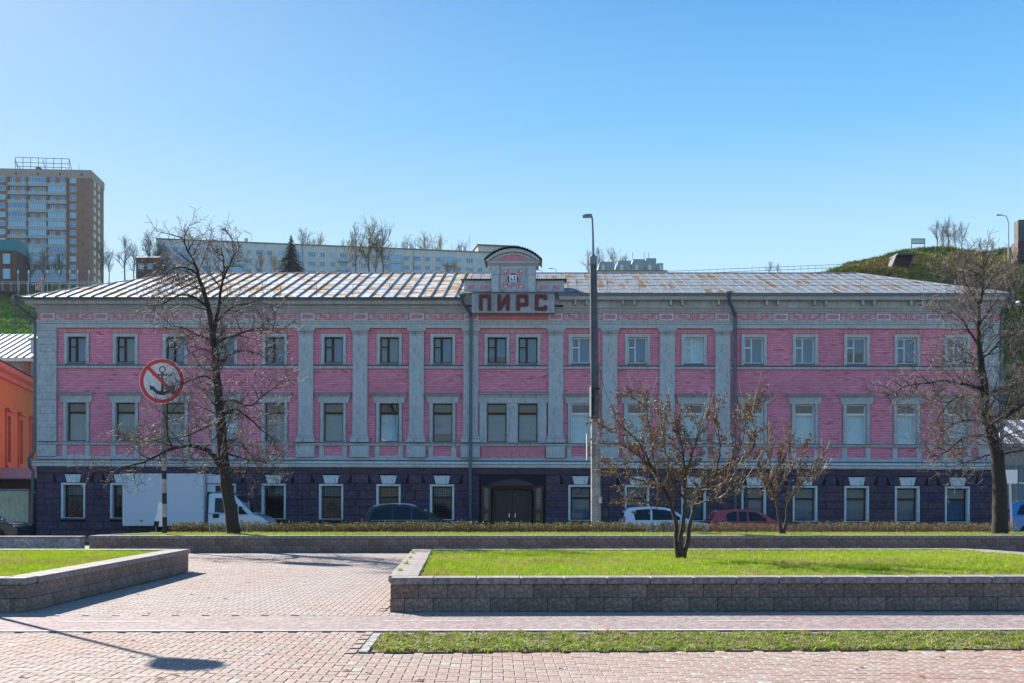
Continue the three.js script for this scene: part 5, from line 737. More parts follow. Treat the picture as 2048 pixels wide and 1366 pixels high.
function car(name, label, category, pos, s) {
  const t = thing(name, label, category, pos, s.turn || 0, s.group), W = s.W / 2, wc = (y) => W - 0.04 - (y - s.belt) * s.tumble, paint = s.paint;
  hull(new MB(), s.lower, () => W, 0.06).mesh('body', paint, t, 0.6);
  hull(new MB(), s.cabin, wc, 0.05).mesh('roof', s.roofPaint || paint, t, 0.6);
  for (const poly of s.sideGlass) for (const q of [1, -1]) { const tr = THREE.ShapeUtils.triangulateShape(poly.map((p) => new THREE.Vector2(...p)), []), b = new MB(); for (const f of tr) { const v = f.map((i) => [poly[i][0], poly[i][1], q * (wc(poly[i][1]) + 0.006)]); b.tri(...(q > 0 ? v : v.reverse())); } b.mesh('side_window', M.carGlass, t); }
  for (const [nm, [p, q]] of [['windscreen', s.front], ['rear_window', s.rear]]) { const sx = nm === 'windscreen' ? 1 : -1, dx = q[0] - p[0], dy = q[1] - p[1], l = Math.hypot(dx, dy), nx = sx * Math.abs(dy) / l * 0.01, ny = Math.abs(dx) / l * 0.01, a = wc(p[1]) - 0.11, b = wc(q[1]) - 0.11; new MB().quad([p[0] + nx, p[1] + ny, a], [p[0] + nx, p[1] + ny, -a], [q[0] + nx, q[1] + ny, -b], [q[0] + nx, q[1] + ny, b]).mesh(nm, M.carGlass, t); }
  for (const x of s.wheels) for (const q of [1, -1]) { wheelOf(t, x, s.R, q * (W - 0.1)); new MB().lathe([[s.R * 1.14, -0.02], [s.R * 1.14, 0.0], [0, 0.001]], 0, 0, 0, 24).mesh('wheel_arch', M.rubber, t).position.set(x, s.R, q * (W + 0.004)); t.children.at(-1).rotation.x = q * Math.PI / 2; }
  const L = Math.max(...s.lower.map((p) => p[0]));
  for (const q of [1, -1]) {
    new MB().box(-0.03, 0.07, -0.1, 0.16, -0.09, 0.09, 0.02).mesh('tail_light', M.lampRed, t).position.set(s.tail[0], s.tail[1], q * (W - 0.09)); new MB().box(-0.16, 0.06, -0.08, 0.07, -0.13, 0.13, 0.03).mesh('headlight', M.chrome, t).position.set(s.head[0], s.head[1], q * (W - 0.15));
    new MB().box(-0.08, 0.06, -0.05, 0.11, 0, 0.17, 0.03).mesh('mirror', s.mirror || paint, t).position.set(s.mir[0], s.mir[1], q > 0 ? W - 0.03 : -W - 0.14);
    for (const [x, y] of s.handles || []) new MB().box(-0.1, 0.1, -0.015, 0.015, 0, 0.035, 0.008).mesh('door_handle', s.handleMat || paint, t).position.set(x, y, q > 0 ? W : -W - 0.035);
  }
  new MB().box(0.02, 0.1, 0.32, 0.42, -0.26, 0.26).mesh('number_plate', M.white, t).position.x = -0.13;
  return t;
}
const gloss = (r, g, b, m = 0) => mat(C(r, g, b), 0.3, { clearcoat: 1, clearcoatRoughness: 0.04, metalness: m });
const roadX = (px, d) => (px - MID) * d / FOCAL;
{ // dark sport utility estate
  const suv = car('parked_car', 'black sport utility car with dark tinted windows behind the hedge', 'car', [roadX(722, 51.2), -0.5, -52.1], { W: 1.85, belt: 1.02, tumble: 0.3, paint: gloss(0.012, 0.016, 0.026, 0.3), R: 0.37, wheels: [0.95, 3.65], group: 'cars parked along the pink building',
    lower: [[0.05, 0.32], [0, 0.6], [0.06, 0.98], [0.2, 1.04], [3.3, 1.04], [4.1, 0.96], [4.5, 0.8], [4.58, 0.5], [4.5, 0.28], [0.2, 0.26]],
    cabin: [[0.1, 1.02], [0.26, 1.4], [0.42, 1.62], [1.3, 1.71], [2.1, 1.68], [2.5, 1.58], [3.45, 1.02]], sideGlass: [[[0.34, 1.06], [0.46, 1.38], [0.56, 1.54], [1.3, 1.62], [1.3, 1.06]], [[1.36, 1.06], [1.36, 1.62], [2.1, 1.6], [2.12, 1.06]], [[2.18, 1.06], [2.18, 1.59], [2.42, 1.53], [3.16, 1.06]]], front: [[2.56, 1.54], [3.36, 1.08]], rear: [[0.3, 1.46], [0.16, 1.12]], tail: [0.03, 0.98], head: [4.45, 0.76], mir: [2.95, 1.05], handles: [[1.5, 0.93], [2.4, 0.93]] });
  for (const q of [1, -1]) { new MB().tube([V(0.5, 1.63, q * 0.66), V(0.7, 1.72, q * 0.66), V(1.4, 1.76, q * 0.66), V(2.0, 1.73, q * 0.66), V(2.2, 1.66, q * 0.66)], 0.022, 6).mesh('roof_rail', M.chrome, suv); new MB().tube([V(0.4, 1.05, q * 0.895), V(1.8, 1.055, q * 0.895), V(3.1, 1.05, q * 0.895)], 0.012, 5).mesh('window_trim', M.chrome, suv); }
  car('parked_car', 'white compact crossover car parked behind the hedge', 'car', [roadX(1241, 51.2), -0.5, -52.0], { W: 1.78, belt: 1.0, tumble: 0.28, paint: gloss(0.66, 0.72, 0.78), R: 0.33, wheels: [0.75, 3.25], group: 'cars parked along the pink building',
    lower: [[0.05, 0.3], [0, 0.6], [0.04, 0.96], [0.16, 1.02], [2.95, 1.02], [3.7, 0.92], [4.0, 0.74], [4.05, 0.45], [3.98, 0.26], [0.2, 0.24]],
    cabin: [[0.08, 1.0], [0.22, 1.46], [0.36, 1.58], [1.2, 1.64], [1.9, 1.6], [2.2, 1.52], [3.05, 1.0]], sideGlass: [[[0.62, 1.06], [0.56, 1.42], [0.72, 1.5], [1.28, 1.54], [1.28, 1.06]], [[1.36, 1.06], [1.36, 1.54], [1.88, 1.5], [2.14, 1.44], [2.72, 1.06]]], front: [[2.26, 1.48], [2.98, 1.05]], rear: [[0.24, 1.48], [0.12, 1.12]], tail: [0.14, 1.06], head: [3.9, 0.7], mir: [2.6, 1.05], handles: [[0.9, 0.92], [2.0, 0.92]] });
  car('parked_car', 'dark red hatchback parked beside the small withered shrub', 'car', [roadX(1420, 51.2), -0.5, -52.0], { W: 1.7, belt: 0.96, tumble: 0.28, paint: gloss(0.42, 0.02, 0.025, 0.1), R: 0.3, wheels: [0.7, 3.05], group: 'cars parked along the pink building',
    lower: [[0.05, 0.3], [0, 0.56], [0.03, 0.92], [0.14, 0.98], [2.75, 0.98], [3.5, 0.88], [3.78, 0.7], [3.84, 0.42], [3.76, 0.24], [0.2, 0.22]],
    cabin: [[0.05, 0.96], [0.26, 1.36], [0.42, 1.48], [1.2, 1.54], [1.9, 1.5], [2.15, 1.44], [2.9, 0.96]], sideGlass: [[[0.72, 1.01], [0.7, 1.3], [0.84, 1.38], [1.16, 1.43], [1.16, 1.01]], [[1.23, 1.01], [1.23, 1.43], [1.58, 1.42], [1.58, 1.01]], [[1.66, 1.01], [1.66, 1.42], [1.86, 1.4], [2.08, 1.34], [2.58, 1.01]]], front: [[2.2, 1.4], [2.84, 1.0]], rear: [[0.3, 1.38], [0.1, 1.04]], tail: [0.05, 0.9], head: [3.68, 0.66], mir: [2.45, 1.0], handles: [[1.45, 0.88], [1.95, 0.88]] });
  const sedan = { W: 1.8, belt: 0.95, tumble: 0.28, R: 0.32, wheels: [0.85, 3.5], group: 'cars parked along the pink building', lower: [[0.05, 0.3], [0, 0.6], [0.04, 0.9], [0.3, 0.98], [3.1, 0.98], [3.9, 0.92], [4.25, 0.76], [4.32, 0.45], [4.25, 0.24], [0.2, 0.22]], cabin: [[0.5, 0.96], [1.0, 1.36], [1.5, 1.46], [2.2, 1.45], [2.5, 1.38], [3.3, 0.96]], sideGlass: [[[0.95, 1.01], [1.16, 1.28], [1.6, 1.37], [1.75, 1.01]], [[1.82, 1.01], [1.82, 1.37], [2.16, 1.36], [2.4, 1.3], [2.95, 1.01]]], front: [[2.56, 1.34], [3.24, 1.0]], rear: [[0.94, 1.32], [0.58, 1.0]], tail: [0.06, 0.84], head: [4.14, 0.74], mir: [2.8, 1.0], handles: [[1.5, 0.88], [2.4, 0.88]] };
  car('parked_car', 'black sedan nosing past the olive boundary wall', 'car', [roadX(47, 49.5) - 4.32, -0.42, -49.8], { ...sedan, paint: gloss(0.015, 0.014, 0.018, 0.2) });
  car('parked_car', 'bright blue car beyond the thick street tree', 'car', [roadX(2008, 51), -0.3, -51.5], { ...sedan, belt: 1.0, paint: gloss(0.03, 0.2, 0.5, 0.2), lower: [[0.05, 0.3], [0, 0.6], [0.05, 1.0], [0.2, 1.08], [3.1, 1.08], [3.9, 0.98], [4.25, 0.8], [4.32, 0.45], [4.25, 0.24], [0.2, 0.22]], cabin: [[0.05, 1.05], [0.3, 1.5], [0.6, 1.66], [2.0, 1.7], [2.4, 1.6], [3.2, 1.05]], sideGlass: [[[0.4, 1.1], [0.6, 1.48], [0.8, 1.56], [1.5, 1.58], [1.5, 1.1]], [[1.58, 1.1], [1.58, 1.58], [2.1, 1.56], [2.35, 1.48], [2.9, 1.1]]], front: [[2.46, 1.55], [3.12, 1.1]], rear: [[0.32, 1.5], [0.1, 1.14]] });
}
{ // refrigerated box truck
  const d = 52.6, s = d / FOCAL, X = (px) => (px - 245) * s, Y = (py) => EYE + 0.5 + (HORIZON - py) * s, t = thing('box_truck', 'white refrigerated box truck parked in front of the violet base wall', 'truck', [roadX(245, d), -0.5, -d - 1.05]);
  const wh = mat(C(0.56, 0.62, 0.68), 0.45), wp = gloss(0.55, 0.63, 0.7), W = 1.05;
  new MB().box(0, X(407), Y(1052), Y(947), -W, W, 0.02).mesh('cargo_box', wh, t); for (const q of [1, -1]) for (const [a, b, c, e] of [[0, 165, 947.4, 951], [0, 7, 951.3, 1051.5], [157, 164, 951.3, 1051.5], [7.2, 156.8, 1048, 1051.5]]) new MB().box(X(245 + a), X(245 + b - 2.5), Y(e), Y(c), q > 0 ? W : -W - 0.012, q > 0 ? W + 0.012 : -W, 0.004).mesh('box_trim', M.trimLight, t);
  new MB().box(0.1, X(400), 0.55, Y(1053), -0.45, 0.45).box(X(400), X(520), 0.5, 0.72, -0.4, 0.4).mesh('chassis', M.iron, t);
  const P = (l) => l.map(([x, y]) => [X(x), Y(y)]);
  hull(new MB(), [...P([[414, 1028], [500, 1027], [522, 1034], [534, 1043], [537, 1052], [536, 1066]]), [X(530), 0.35], [X(414), 0.35]], () => 0.98, 0.06).mesh('cab_body', wp, t, 0.6);
  const wc = (y) => 0.95 - (y - Y(1028)) * 0.16; hull(new MB(), P([[414, 1028], [414, 990], [418, 986], [452, 985.5], [466, 990], [505, 1028]]), wc, 0.06).mesh('cab_roof', wp, t, 0.6);
  for (const q of [1, -1]) { const g = P([[428, 1024.5], [428, 996], [463, 996], [474, 1010], [474, 1028], [450, 1026]]), g2 = P([[476, 1012], [497, 1030], [476, 1027]]); for (const p of [g, g2]) { const b = new MB(), tr = THREE.ShapeUtils.triangulateShape(p.map((v) => new THREE.Vector2(...v)), []); for (const f of tr) { const v = f.map((i) => [p[i][0], p[i][1], q * (Math.min(0.98, wc(p[i][1])) + 0.012)]); b.tri(...(q > 0 ? v : v.reverse())); } b.mesh('side_window', M.carGlass, t); }
    new MB().box(-0.14, 0.14, -0.09, 0.09, -0.02, 0.02, 0.02).mesh('door_handle', M.rubber, t).position.set(X(431), Y(1032), q * 0.985); new MB().box(-0.07, 0.05, -0.2, 0.16, 0, 0.22, 0.04).mesh('mirror', M.rubber, t).position.set(X(482), Y(1020), q > 0 ? 0.98 : -1.2); new MB().box(-0.3, 0.1, -0.12, 0.12, -0.12, 0.14, 0.05).mesh('headlight', M.chrome, t).position.set(X(525), Y(1045), q * 0.82); new MB().box(-0.05, 0.05, -0.02, 0.02, 0, 0.02).mesh('side_marker', M.amber, t).position.set(X(483), Y(1041), q * 0.98); }
  { const p = P([[468, 991.5]])[0], q = P([[502, 1026]])[0], a = wc(p[1]) - 0.12, b = wc(q[1]) - 0.12; new MB().quad([p[0] + 0.01, p[1] + 0.012, a], [p[0] + 0.01, p[1] + 0.012, -a], [q[0] + 0.01, q[1] + 0.012, -b], [q[0] + 0.01, q[1] + 0.012, b]).mesh('windscreen', M.carGlass, t); new MB().box(X(408), X(444), Y(967), Y(951), -0.7, 0.7, 0.04).box(X(408.5), X(441), Y(984), Y(967.5), -0.6, 0.6, 0.02).mesh('cooling_unit', wh, t); new MB().box(X(426), X(441.5), Y(983), Y(971), -0.5, 0.6 + 0.012).mesh('cooling_grille', M.iron, t); }
  new MB().box(X(534), X(538.5), Y(1072), Y(1052), -0.8, 0.8, 0.02).mesh('bumper', M.rubber, t); new MB().box(X(284) - 0.06, X(284) + 0.02, Y(1043), Y(1040), W + 0.001, W + 0.03).mesh('latch', M.iron, t);
  for (const x of [1.25, X(500)]) for (const q of [1, -1]) wheelOf(t, x, 0.36, q * 0.82, 0.26);
}
{ // the white van behind and its pale mirror arm seen before the truck
  const t = thing('information_board', 'small white painted cut out board standing before the truck', 'board', at(316, 1062, 44).setY(-0.5).toArray()), s = 44 / FOCAL, P = (l) => l.map(([x, y]) => [(x - 316) * s, EYE + 0.5 + (HORIZON - y) * s]);
  new MB().prism(P([[309, 1053], [311, 1032], [316, 1024], [315, 1020], [317, 1005], [330, 1004], [330, 1053]]), -0.02, 0.02).mesh('panel', M.white, t); new MB().prism(P([[308, 1053], [309, 1042], [319, 1043], [317, 1053]]), 0.021, 0.04).mesh('dark_corner', M.rubber, t); for (const x of [312, 327]) new MB().box((x - 316) * s - 0.02, (x - 316) * s + 0.02, 0, 0.98, -0.02, 0.02).mesh('leg', M.steel, t);
}
// ---------------------------------------------------------------- neighbours
{
  const t = thing('orange_house', 'orange plastered house with pink cornice beside the pink building', 'building'), A = [-26.6, -59], B = [-31.6, -82], L = Math.hypot(B[0] - A[0], B[1] - A[1]); t.position.set(A[0], -0.5, A[1]); t.rotation.y = Math.atan2(-(B[1] - A[1]), B[0] - A[0]);
  const orange = mat(C(0.42, 0.22, 0.085), 0.85, { map: paintTex, tile: 4 }), pinkish = mat(C(0.4, 0.21, 0.18), 0.85, { map: paintTex, tile: 3 }), hT = 8.6; // outside faces local +z
  const win = []; for (let k = 0; k < 6; k++) win.push(1.2 + k * 3.7);
  new MB().slab([[0, 0], [L, 0], [L, hT], [0, hT]], win.map((x) => [[x, 4.0], [x + 0.9, 4.0], [x + 0.9, 6.6], [x, 6.6]]), -0.4, 0).box(0, L, 0, hT, -12, -11.6).box(0, 0.4, 0, hT, -11.6, -0.41).box(L - 0.4, L, 0, hT, -11.6, -0.41).mesh('wall', orange, t);
  new MB().prism([[0, hT], [0.12, hT], [0.16, hT + 0.25], [0.4, hT + 0.4], [0.45, hT + 0.65], [0, hT + 0.7]], -0.4, L + 0.3, 'x').mesh('cornice', pinkish, t); new MB().prism([[0, 2.0], [0.08, 2.0], [0.08, 2.9], [0.2, 3.0], [0.2, 3.2], [0, 3.25]], -0.1, L, 'x').mesh('plinth_cornice', pinkish, t);
  const wg = new THREE.Group(); wg.name = 'window'; new MB().slab([[-0.2, -0.2], [1.1, -0.2], [1.1, 2.85], [-0.2, 2.85]], [[[0, 0], [0.9, 0], [0.9, 2.6], [0, 2.6]]], 0.002, 0.1).box(-0.3, 1.2, 2.86, 3.02, 0, 0.25).box(-0.25, 1.15, -0.34, -0.21, 0, 0.18).mesh('surround', pinkish, wg); new MB().slab([[0, 0], [0.9, 0], [0.9, 2.6], [0, 2.6]], [[[0.07, 0.07], [0.83, 0.07], [0.83, 1.7], [0.07, 1.7]], [[0.07, 1.8], [0.83, 1.8], [0.83, 2.53], [0.07, 2.53]]], -0.2, -0.14).mesh('frame', M.trim, wg); new MB().box(0.03, 0.87, 0.03, 2.57, -0.19, -0.17).mesh('pane', mat(C(0.03, 0.04, 0.05), 0.05), wg);
  for (const x of win) copyOf(wg, t, [x, 4.0, 0]);
  new MB().prism([[0.5, hT + 0.72], [-5.8, hT + 2.4], [-12.3, hT + 0.72]], -0.4, L + 0.3, 'x').mesh('roof', M.roofB, t); new MB().tube([V(2, 3.2, 0.12), V(2.0, 1.2, 0.12)], 0.05, 6).mesh('pipe', M.pipe, t);
}
{
  const d = 96, s = d / FOCAL, b = at(-20, 768, d), t = thing('tin_roofed_house', 'grey house with pale ribbed metal roof beyond the orange house', 'building', [b.x, 0, b.z]), X = (px) => (px + 20) * s, Y = (py) => EYE + (HORIZON - py) * s;
  new MB().box(X(-260), X(66), 0, Y(722), -9, 0).mesh('wall', mat(C(0.3, 0.32, 0.36), 0.85, { map: paintTex, tile: 3 }), t); new MB().box(X(51), X(60), Y(768), Y(726), 0.01, 0.4).mesh('chimney', mat(C(0.35, 0.15, 0.1), 0.9, { map: farBrickTex, tile: 3 }), t); new MB().box(X(-262), X(68), Y(724), Y(718), -0.1, 0.7).mesh('eaves', M.trimLight, t);
  const roof = mat(C(0.62, 0.63, 0.64), 0.5, { metalness: 0.4, map: paintTex, tile: 5 }); for (let i = 0; i < 22; i++) { const x0 = X(-262 + i * 15), x1 = X(-262 + (i + 1) * 15), y0 = Y(717.5), y1 = y0 + 2.9; new MB().quad([x0, y0, 0.8], [x1, y0, 0.8], [x1, y1, -7], [x0, y1, -7]).mesh('roof_sheet', roof, t); new MB().prism([[0.8, y0 + 0.002], [0.8, y0 + 0.07], [-7, y1 + 0.07], [-7, y1 + 0.002]], x0 - 0.03, x0 + 0.03, 'x').mesh('seam', M.seam, t); }
  new MB().box(X(53), X(62), Y(712), Y(677), -1.6, -0.8).mesh('vent_stack', M.trim, t); new MB().box(X(50), X(65), Y(677), Y(674), -1.8, -0.6).mesh('vent_cap', M.seam, t);
}
{
  const t = thing('boundary_wall', 'olive beige plastered boundary wall beside the corner downpipe', 'wall', [-24.2, -0.5, -59.2]);
  new MB().box(-14, 0.35, 0, 2.35, -0.35, 0, 0.02).mesh('wall', mat(C(0.62, 0.59, 0.4), 0.9, { map: paintTex, tile: 2.5 }), t); new MB().box(-14.1, 0.4, 2.353, 2.43, -0.42, 0.07, 0.01).mesh('capping', M.sheetBlue, t);
  const s = thing('garden_shed', 'low dark shed with blue roof behind the boundary wall', 'shed', [-26.5, -0.5, -62]); new MB().box(-6, 2.2, 0, 3.0, -2, 0).mesh('wall', mat(C(0.1, 0.06, 0.05), 0.9), s); new MB().prism([[0.3, 2.95], [0.3, 3.02], [-2.3, 3.6], [-2.3, 3.5]], -6.2, 2.5, 'x').mesh('roof', M.sheetBlue, s);
}
{
  const d = 72, s = d / FOCAL, b = at(2015, 1060, d), t = thing('pavilion', 'low pavilion with pale striped metal roof beyond the thick street tree', 'building', [b.x, -0.5, b.z]), X = (px) => (px - 2015) * s, Y = (py) => EYE + 0.5 + (HORIZON - py) * s;
  new MB().box(X(1996), X(2200), 0, Y(885), -8, 0).mesh('wall', mat(C(0.34, 0.36, 0.38), 0.8, { map: paintTex, tile: 3 }), t); for (let i = 0; i < 14; i++) new MB().quad([X(1990 + i * 15), Y(888), 0.7], [X(2003 + i * 15), Y(888), 0.7], [X(2003 + i * 15), Y(848) + 0.5, -4], [X(1990 + i * 15), Y(848) + 0.5, -4]).mesh('roof_sheet', i % 2 ? M.trimLight : M.steel, t);
  new MB().box(X(1988), X(2205), Y(895), Y(889), -0.3, 0.75).mesh('fascia', M.trimDark, t); for (let i = 0; i < 6; i++) { new MB().box(X(2006 + i * 30), X(2030 + i * 30), Y(1000), Y(930), 0.01, 0.06).mesh('window', M.blindGrey, t); new MB().box(X(2006 + i * 30), X(2030 + i * 30), Y(968), Y(964), 0.061, 0.1).mesh('window_bar', M.trimLight, t); }
}
// ---------------------------------------------------------------- the hill behind
const hillY = (x, d) => { const px = MID + FOCAL * x / d, t = Math.max(0, Math.min(1, (d - 88) / 250)); const crest = 61.5 + 1.5 * (nA(px / 3000 + 0.2, 0.4) - 0.5) * 4; let y = -0.6 + crest * (t * 0.5 + 0.5 * t * t); y += (nB(x * 0.009 + 0.5, d * 0.009) - 0.5) * 6 * Math.min(1, t * 4) * (1 - t * 0.7); if (d > 338) y += (d - 338) * 0.01; return y; };
{
  const b = new MB(), col = [], ds = []; for (let d = 86; d < 345; d += 7) ds.push(d); ds.push(400, 600, 1000, 1500); const U = []; for (let u = -1.2; u <= 1.2001; u += 0.02) U.push(u);
  const P = (u, d) => [u * d * 0.62, hillY(u * d * 0.62, d), -d], g = new THREE.PlaneGeometry(1, 1, U.length - 1, ds.length - 1), pos = g.attributes.position, uv = g.attributes.uv;
  ds.forEach((d, j) => U.forEach((u, i) => { const k = j * U.length + i, p = P(u, d); pos.setXYZ(k, ...p); uv.setXY(k, p[0] / 22, p[2] / 22); })); g.computeVertexNormals();
  structure(meshOf('hillside', g, M.hillGrass), 'grassy hillside behind the pink building');
}
{ // terraced mound at the right, nearer
  const rowsPx = [1640, 1676, 1700, 1735, 1762, 1790, 1820, 1856, 1897, 1917, 1945, 1970, 2010, 2048, 2120, 2250, 2450];
  const crest = [566, 551, 533, 526, 521, 511, 506, 502, 501, 508, 511, 512, 505, 498, 486, 478, 472], mid = [558, 543, 541.5, 541.5, 542, 542.5, 543, 543.5, 544.5, 545, 546, 547, 548, 549, 550, 552, 555];
  const rows = [[crest, 260, 30], [crest, 190, 0], [crest, 186, -1.5], [mid, 168, 0], [mid, 164, 1.5], [mid, 158, 60], [mid, 146, 200], [mid, 130, 400]], n = rowsPx.length, sub = 4, N = (n - 1) * sub + 1, g = new THREE.PlaneGeometry(1, 1, N - 1, rows.length * 3 - 3), pos = g.attributes.position, uv = g.attributes.uv;
  const val = (arr, f) => { const i = Math.min(n - 2, Math.floor(f)); return lerp(arr[i], arr[i + 1], f - i); };
  const pt = (k, f) => { const [arr, d, add] = rows[k]; return at(val(rowsPx, f), val(arr, f) + (k === 0 ? 6 : add), d); };
  for (let j = 0; j <= rows.length * 3 - 3; j++) for (let i = 0; i < N; i++) { const k = Math.min(rows.length - 2, Math.floor(j / 3)), t = j / 3 - k, p = pt(k, i / sub).lerp(pt(k + 1, i / sub), t); const bump = (nB(p.x * 0.02, p.z * 0.02) - 0.5) * (k > 4 ? 5 : k === 2 ? 1.6 : 0.5) * (j % 3 ? 1 : 0.3); p.y += bump; const q = j * N + i; pos.setXYZ(q, p.x, p.y, p.z); uv.setXY(q, p.x / 14, (p.y - p.z) / 14); }
  g.computeVertexNormals(); structure(meshOf('terraced_mound', g, mat(C(0.42, 0.4, 0.24), 1, { map: grassTex, tile: 14, clearcoat: 0, specularIntensity: 0 })), 'terraced grassy mound above the right end of the roof');
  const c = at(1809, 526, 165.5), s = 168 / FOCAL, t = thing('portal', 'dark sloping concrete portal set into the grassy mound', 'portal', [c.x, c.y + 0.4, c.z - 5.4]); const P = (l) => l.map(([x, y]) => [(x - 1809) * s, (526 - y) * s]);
  new MB().prism(P([[1788, 540], [1825, 540], [1834, 513], [1799, 513]]), 1.5, 3).mesh('dark_panel', mat(C(0.12, 0.1, 0.09), 0.8, { map: stoneTex, tile: 3 }), t); new MB().prism(P([[1797, 514], [1834, 514], [1834.5, 510.5], [1797.5, 510.5]]), 1.5, 5).mesh('canopy', M.slate, t); new MB().prism(P([[1786, 540], [1789, 540], [1800, 512], [1797, 512]]), 3, 4.6).mesh('cheek', M.slate, t); new MB().prism(P([[1821, 540], [1826, 540], [1834, 512], [1830, 512]]), 3, 4.6).mesh('cheek', M.slate, t);  // dark panel put in for the shade inside the open doorway
}
// ---------------------------------------------------------------- blocks of flats on the hill
const paneFar = mat(C(0.05, 0.22, 0.42), 0.08, { clearcoat: 1 }), paneFar2 = mat(C(0.16, 0.44, 0.62), 0.08, { clearcoat: 1 }), frameFar = mat(C(0.7, 0.72, 0.74), 0.7);  // the blues have the reflected sky painted into the pane colour
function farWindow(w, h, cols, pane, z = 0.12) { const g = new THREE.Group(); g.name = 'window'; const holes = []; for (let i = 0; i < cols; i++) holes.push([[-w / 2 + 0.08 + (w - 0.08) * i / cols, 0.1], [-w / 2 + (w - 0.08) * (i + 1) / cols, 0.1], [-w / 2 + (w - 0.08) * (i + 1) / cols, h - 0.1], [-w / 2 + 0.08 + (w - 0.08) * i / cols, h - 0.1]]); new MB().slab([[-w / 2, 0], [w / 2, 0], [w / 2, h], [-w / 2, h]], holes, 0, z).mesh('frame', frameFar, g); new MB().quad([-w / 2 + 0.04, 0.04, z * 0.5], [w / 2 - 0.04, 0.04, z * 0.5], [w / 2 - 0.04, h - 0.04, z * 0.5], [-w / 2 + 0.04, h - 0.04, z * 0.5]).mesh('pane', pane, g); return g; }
{ // fourteen storey brick tower
  const d = 380, s = d / FOCAL, corner = at(182, 565, d), t = thing('tower_block', 'tall brown brick tower block with glazed balconies on the hill', 'building', [corner.x, 55, corner.z]); t.rotation.y = 0.07;
  const X = (px) => (px - 190) * s * 1.0, Y = (py) => EYE + (HORIZON - py) * s - 55, brick = mat(C(0.36, 0.21, 0.15), 0.9, { map: farBrickTex, tile: 5 }), pale = mat(C(0.5, 0.36, 0.31), 0.9, { map: paintTex, tile: 6 }), lg = mat(C(0.4, 0.42, 0.42), 0.85);
  new MB().box(X(-160), 0, -4, Y(357), -15, 0).mesh('wall', brick, t); new MB().box(X(-160) - 0.2, 0.2, Y(357) + 0.01, Y(341), -15.2, 0.2).mesh('parapet', pale, t); new MB().box(X(-160), 0, Y(341), Y(341) + 0.15, -15, 0).mesh('roof', M.steel, t);
  for (const x of [2, 44, 87, 130, 172]) new MB().box(X(x) - 0.3, X(x) + 0.3, Y(352), Y(348), 0.2, 0.26).mesh('vent', M.slate, t);
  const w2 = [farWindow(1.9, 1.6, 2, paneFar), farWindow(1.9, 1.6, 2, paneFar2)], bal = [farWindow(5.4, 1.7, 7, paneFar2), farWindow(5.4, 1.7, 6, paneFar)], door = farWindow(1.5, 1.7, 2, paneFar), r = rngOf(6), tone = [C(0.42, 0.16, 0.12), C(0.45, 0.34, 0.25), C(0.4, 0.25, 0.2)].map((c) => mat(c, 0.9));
  for (let f = 0; f < 13; f++) { const y = Y(367 + f * 17.4); for (const x of [-60, 18, 155]) copyOf(w2[r() < 0.6 ? 0 : 1], t, [X(x), y, 0.02]);
    for (const x of [-20, 48, 87, 125]) { const glazed = r() < 0.45; if (x === -20) { copyOf(w2[0], t, [X(x), y, 0.02]); continue; } if (glazed) copyOf(bal[r() < 0.6 ? 0 : 1], t, [X(x), y - 0.15, 0.75]); else { copyOf(door, t, [X(x) - 1.6, y, 0.02]); copyOf(door, t, [X(x) + 1.6, y, 0.02]); new MB().box(X(x) - 0.8, X(x) + 0.8, y - 0.8, y + 1.7, 0.01, 0.08).mesh('balcony_wall', tone[Math.floor(r() * 3)], t); } new MB().box(X(x) - 2.9, X(x) + 2.9, y - 1.15, y - 0.2, 0.6, 0.95).mesh('balcony_front', lg, t); new MB().box(X(x) - 2.9, X(x) + 2.9, y - 1.3, y - 1.16, 0, 0.95).mesh('balcony_slab', lg, t); } }
  for (const x of [29, 67.5, 106, 144]) new MB().box(X(x) - 0.12, X(x) + 0.12, Y(575), Y(357), 0, 0.9).mesh('balcony_divider', brick, t);
  for (let f = 0; f < 13; f++) for (const z of [-4, -9]) { const w = copyOf(w2[0], t, [0.02, Y(367 + f * 17.4), z]); w.rotation.y = Math.PI / 2; }
  const fr = part('roof_sign_frame', t), bar = (a, b, r2 = 0.1) => new MB().tube([V(X(a[0]), Y(a[1]), -3 + (a[2] || 0)), V(X(b[0]), Y(b[1]), -3 + (b[2] || 0))], r2, 4).mesh('bar', M.steel, fr); for (const y of [312, 322, 330, 337]) bar([36, y], [142, y + 1.5]); for (let x = 36; x <= 142; x += 15.1) bar([x, 312], [x, 341]); bar([36, 322], [47, 336]); bar([128, 336], [142, 329]); for (const x of [36, 90, 142]) bar([x, 315], [x, 341, -4]);
  new MB().box(X(76), X(85), Y(341), Y(331), -5, -3).mesh('chimney', brick, t); bar([161, 341], [161, 322], 0.06);
}
{ // brown house with green roof
  const d = 322, s = d / FOCAL, b = at(0, 560, d), t = thing('green_roofed_house', 'dark brick house with teal roof before the tower block', 'building', [b.x, b.y - 3, b.z]), X = (px) => px * s, Y = (py) => (560 - py) * s + 3; t.rotation.y = 0.08;
  new MB().box(X(-90), X(32), 0, Y(501), -10, 0).mesh('wall', mat(C(0.17, 0.08, 0.06), 0.9, { map: farBrickTex, tile: 4 }), t); new MB().prism([[0.6, Y(502)], [0.6, Y(501)], [-1, Y(478)], [-9, Y(474)], [-10.5, Y(501)]], X(-92), X(33), 'x').mesh('roof', mat(C(0.03, 0.2, 0.2), 0.6), t);
  const w = farWindow(1.8, 2.6, 2, paneFar2, 0.14); for (const x of [-60, -22, 13]) for (const y of [527, 557]) copyOf(w, t, [X(x), Y(y), 0.02]);
}
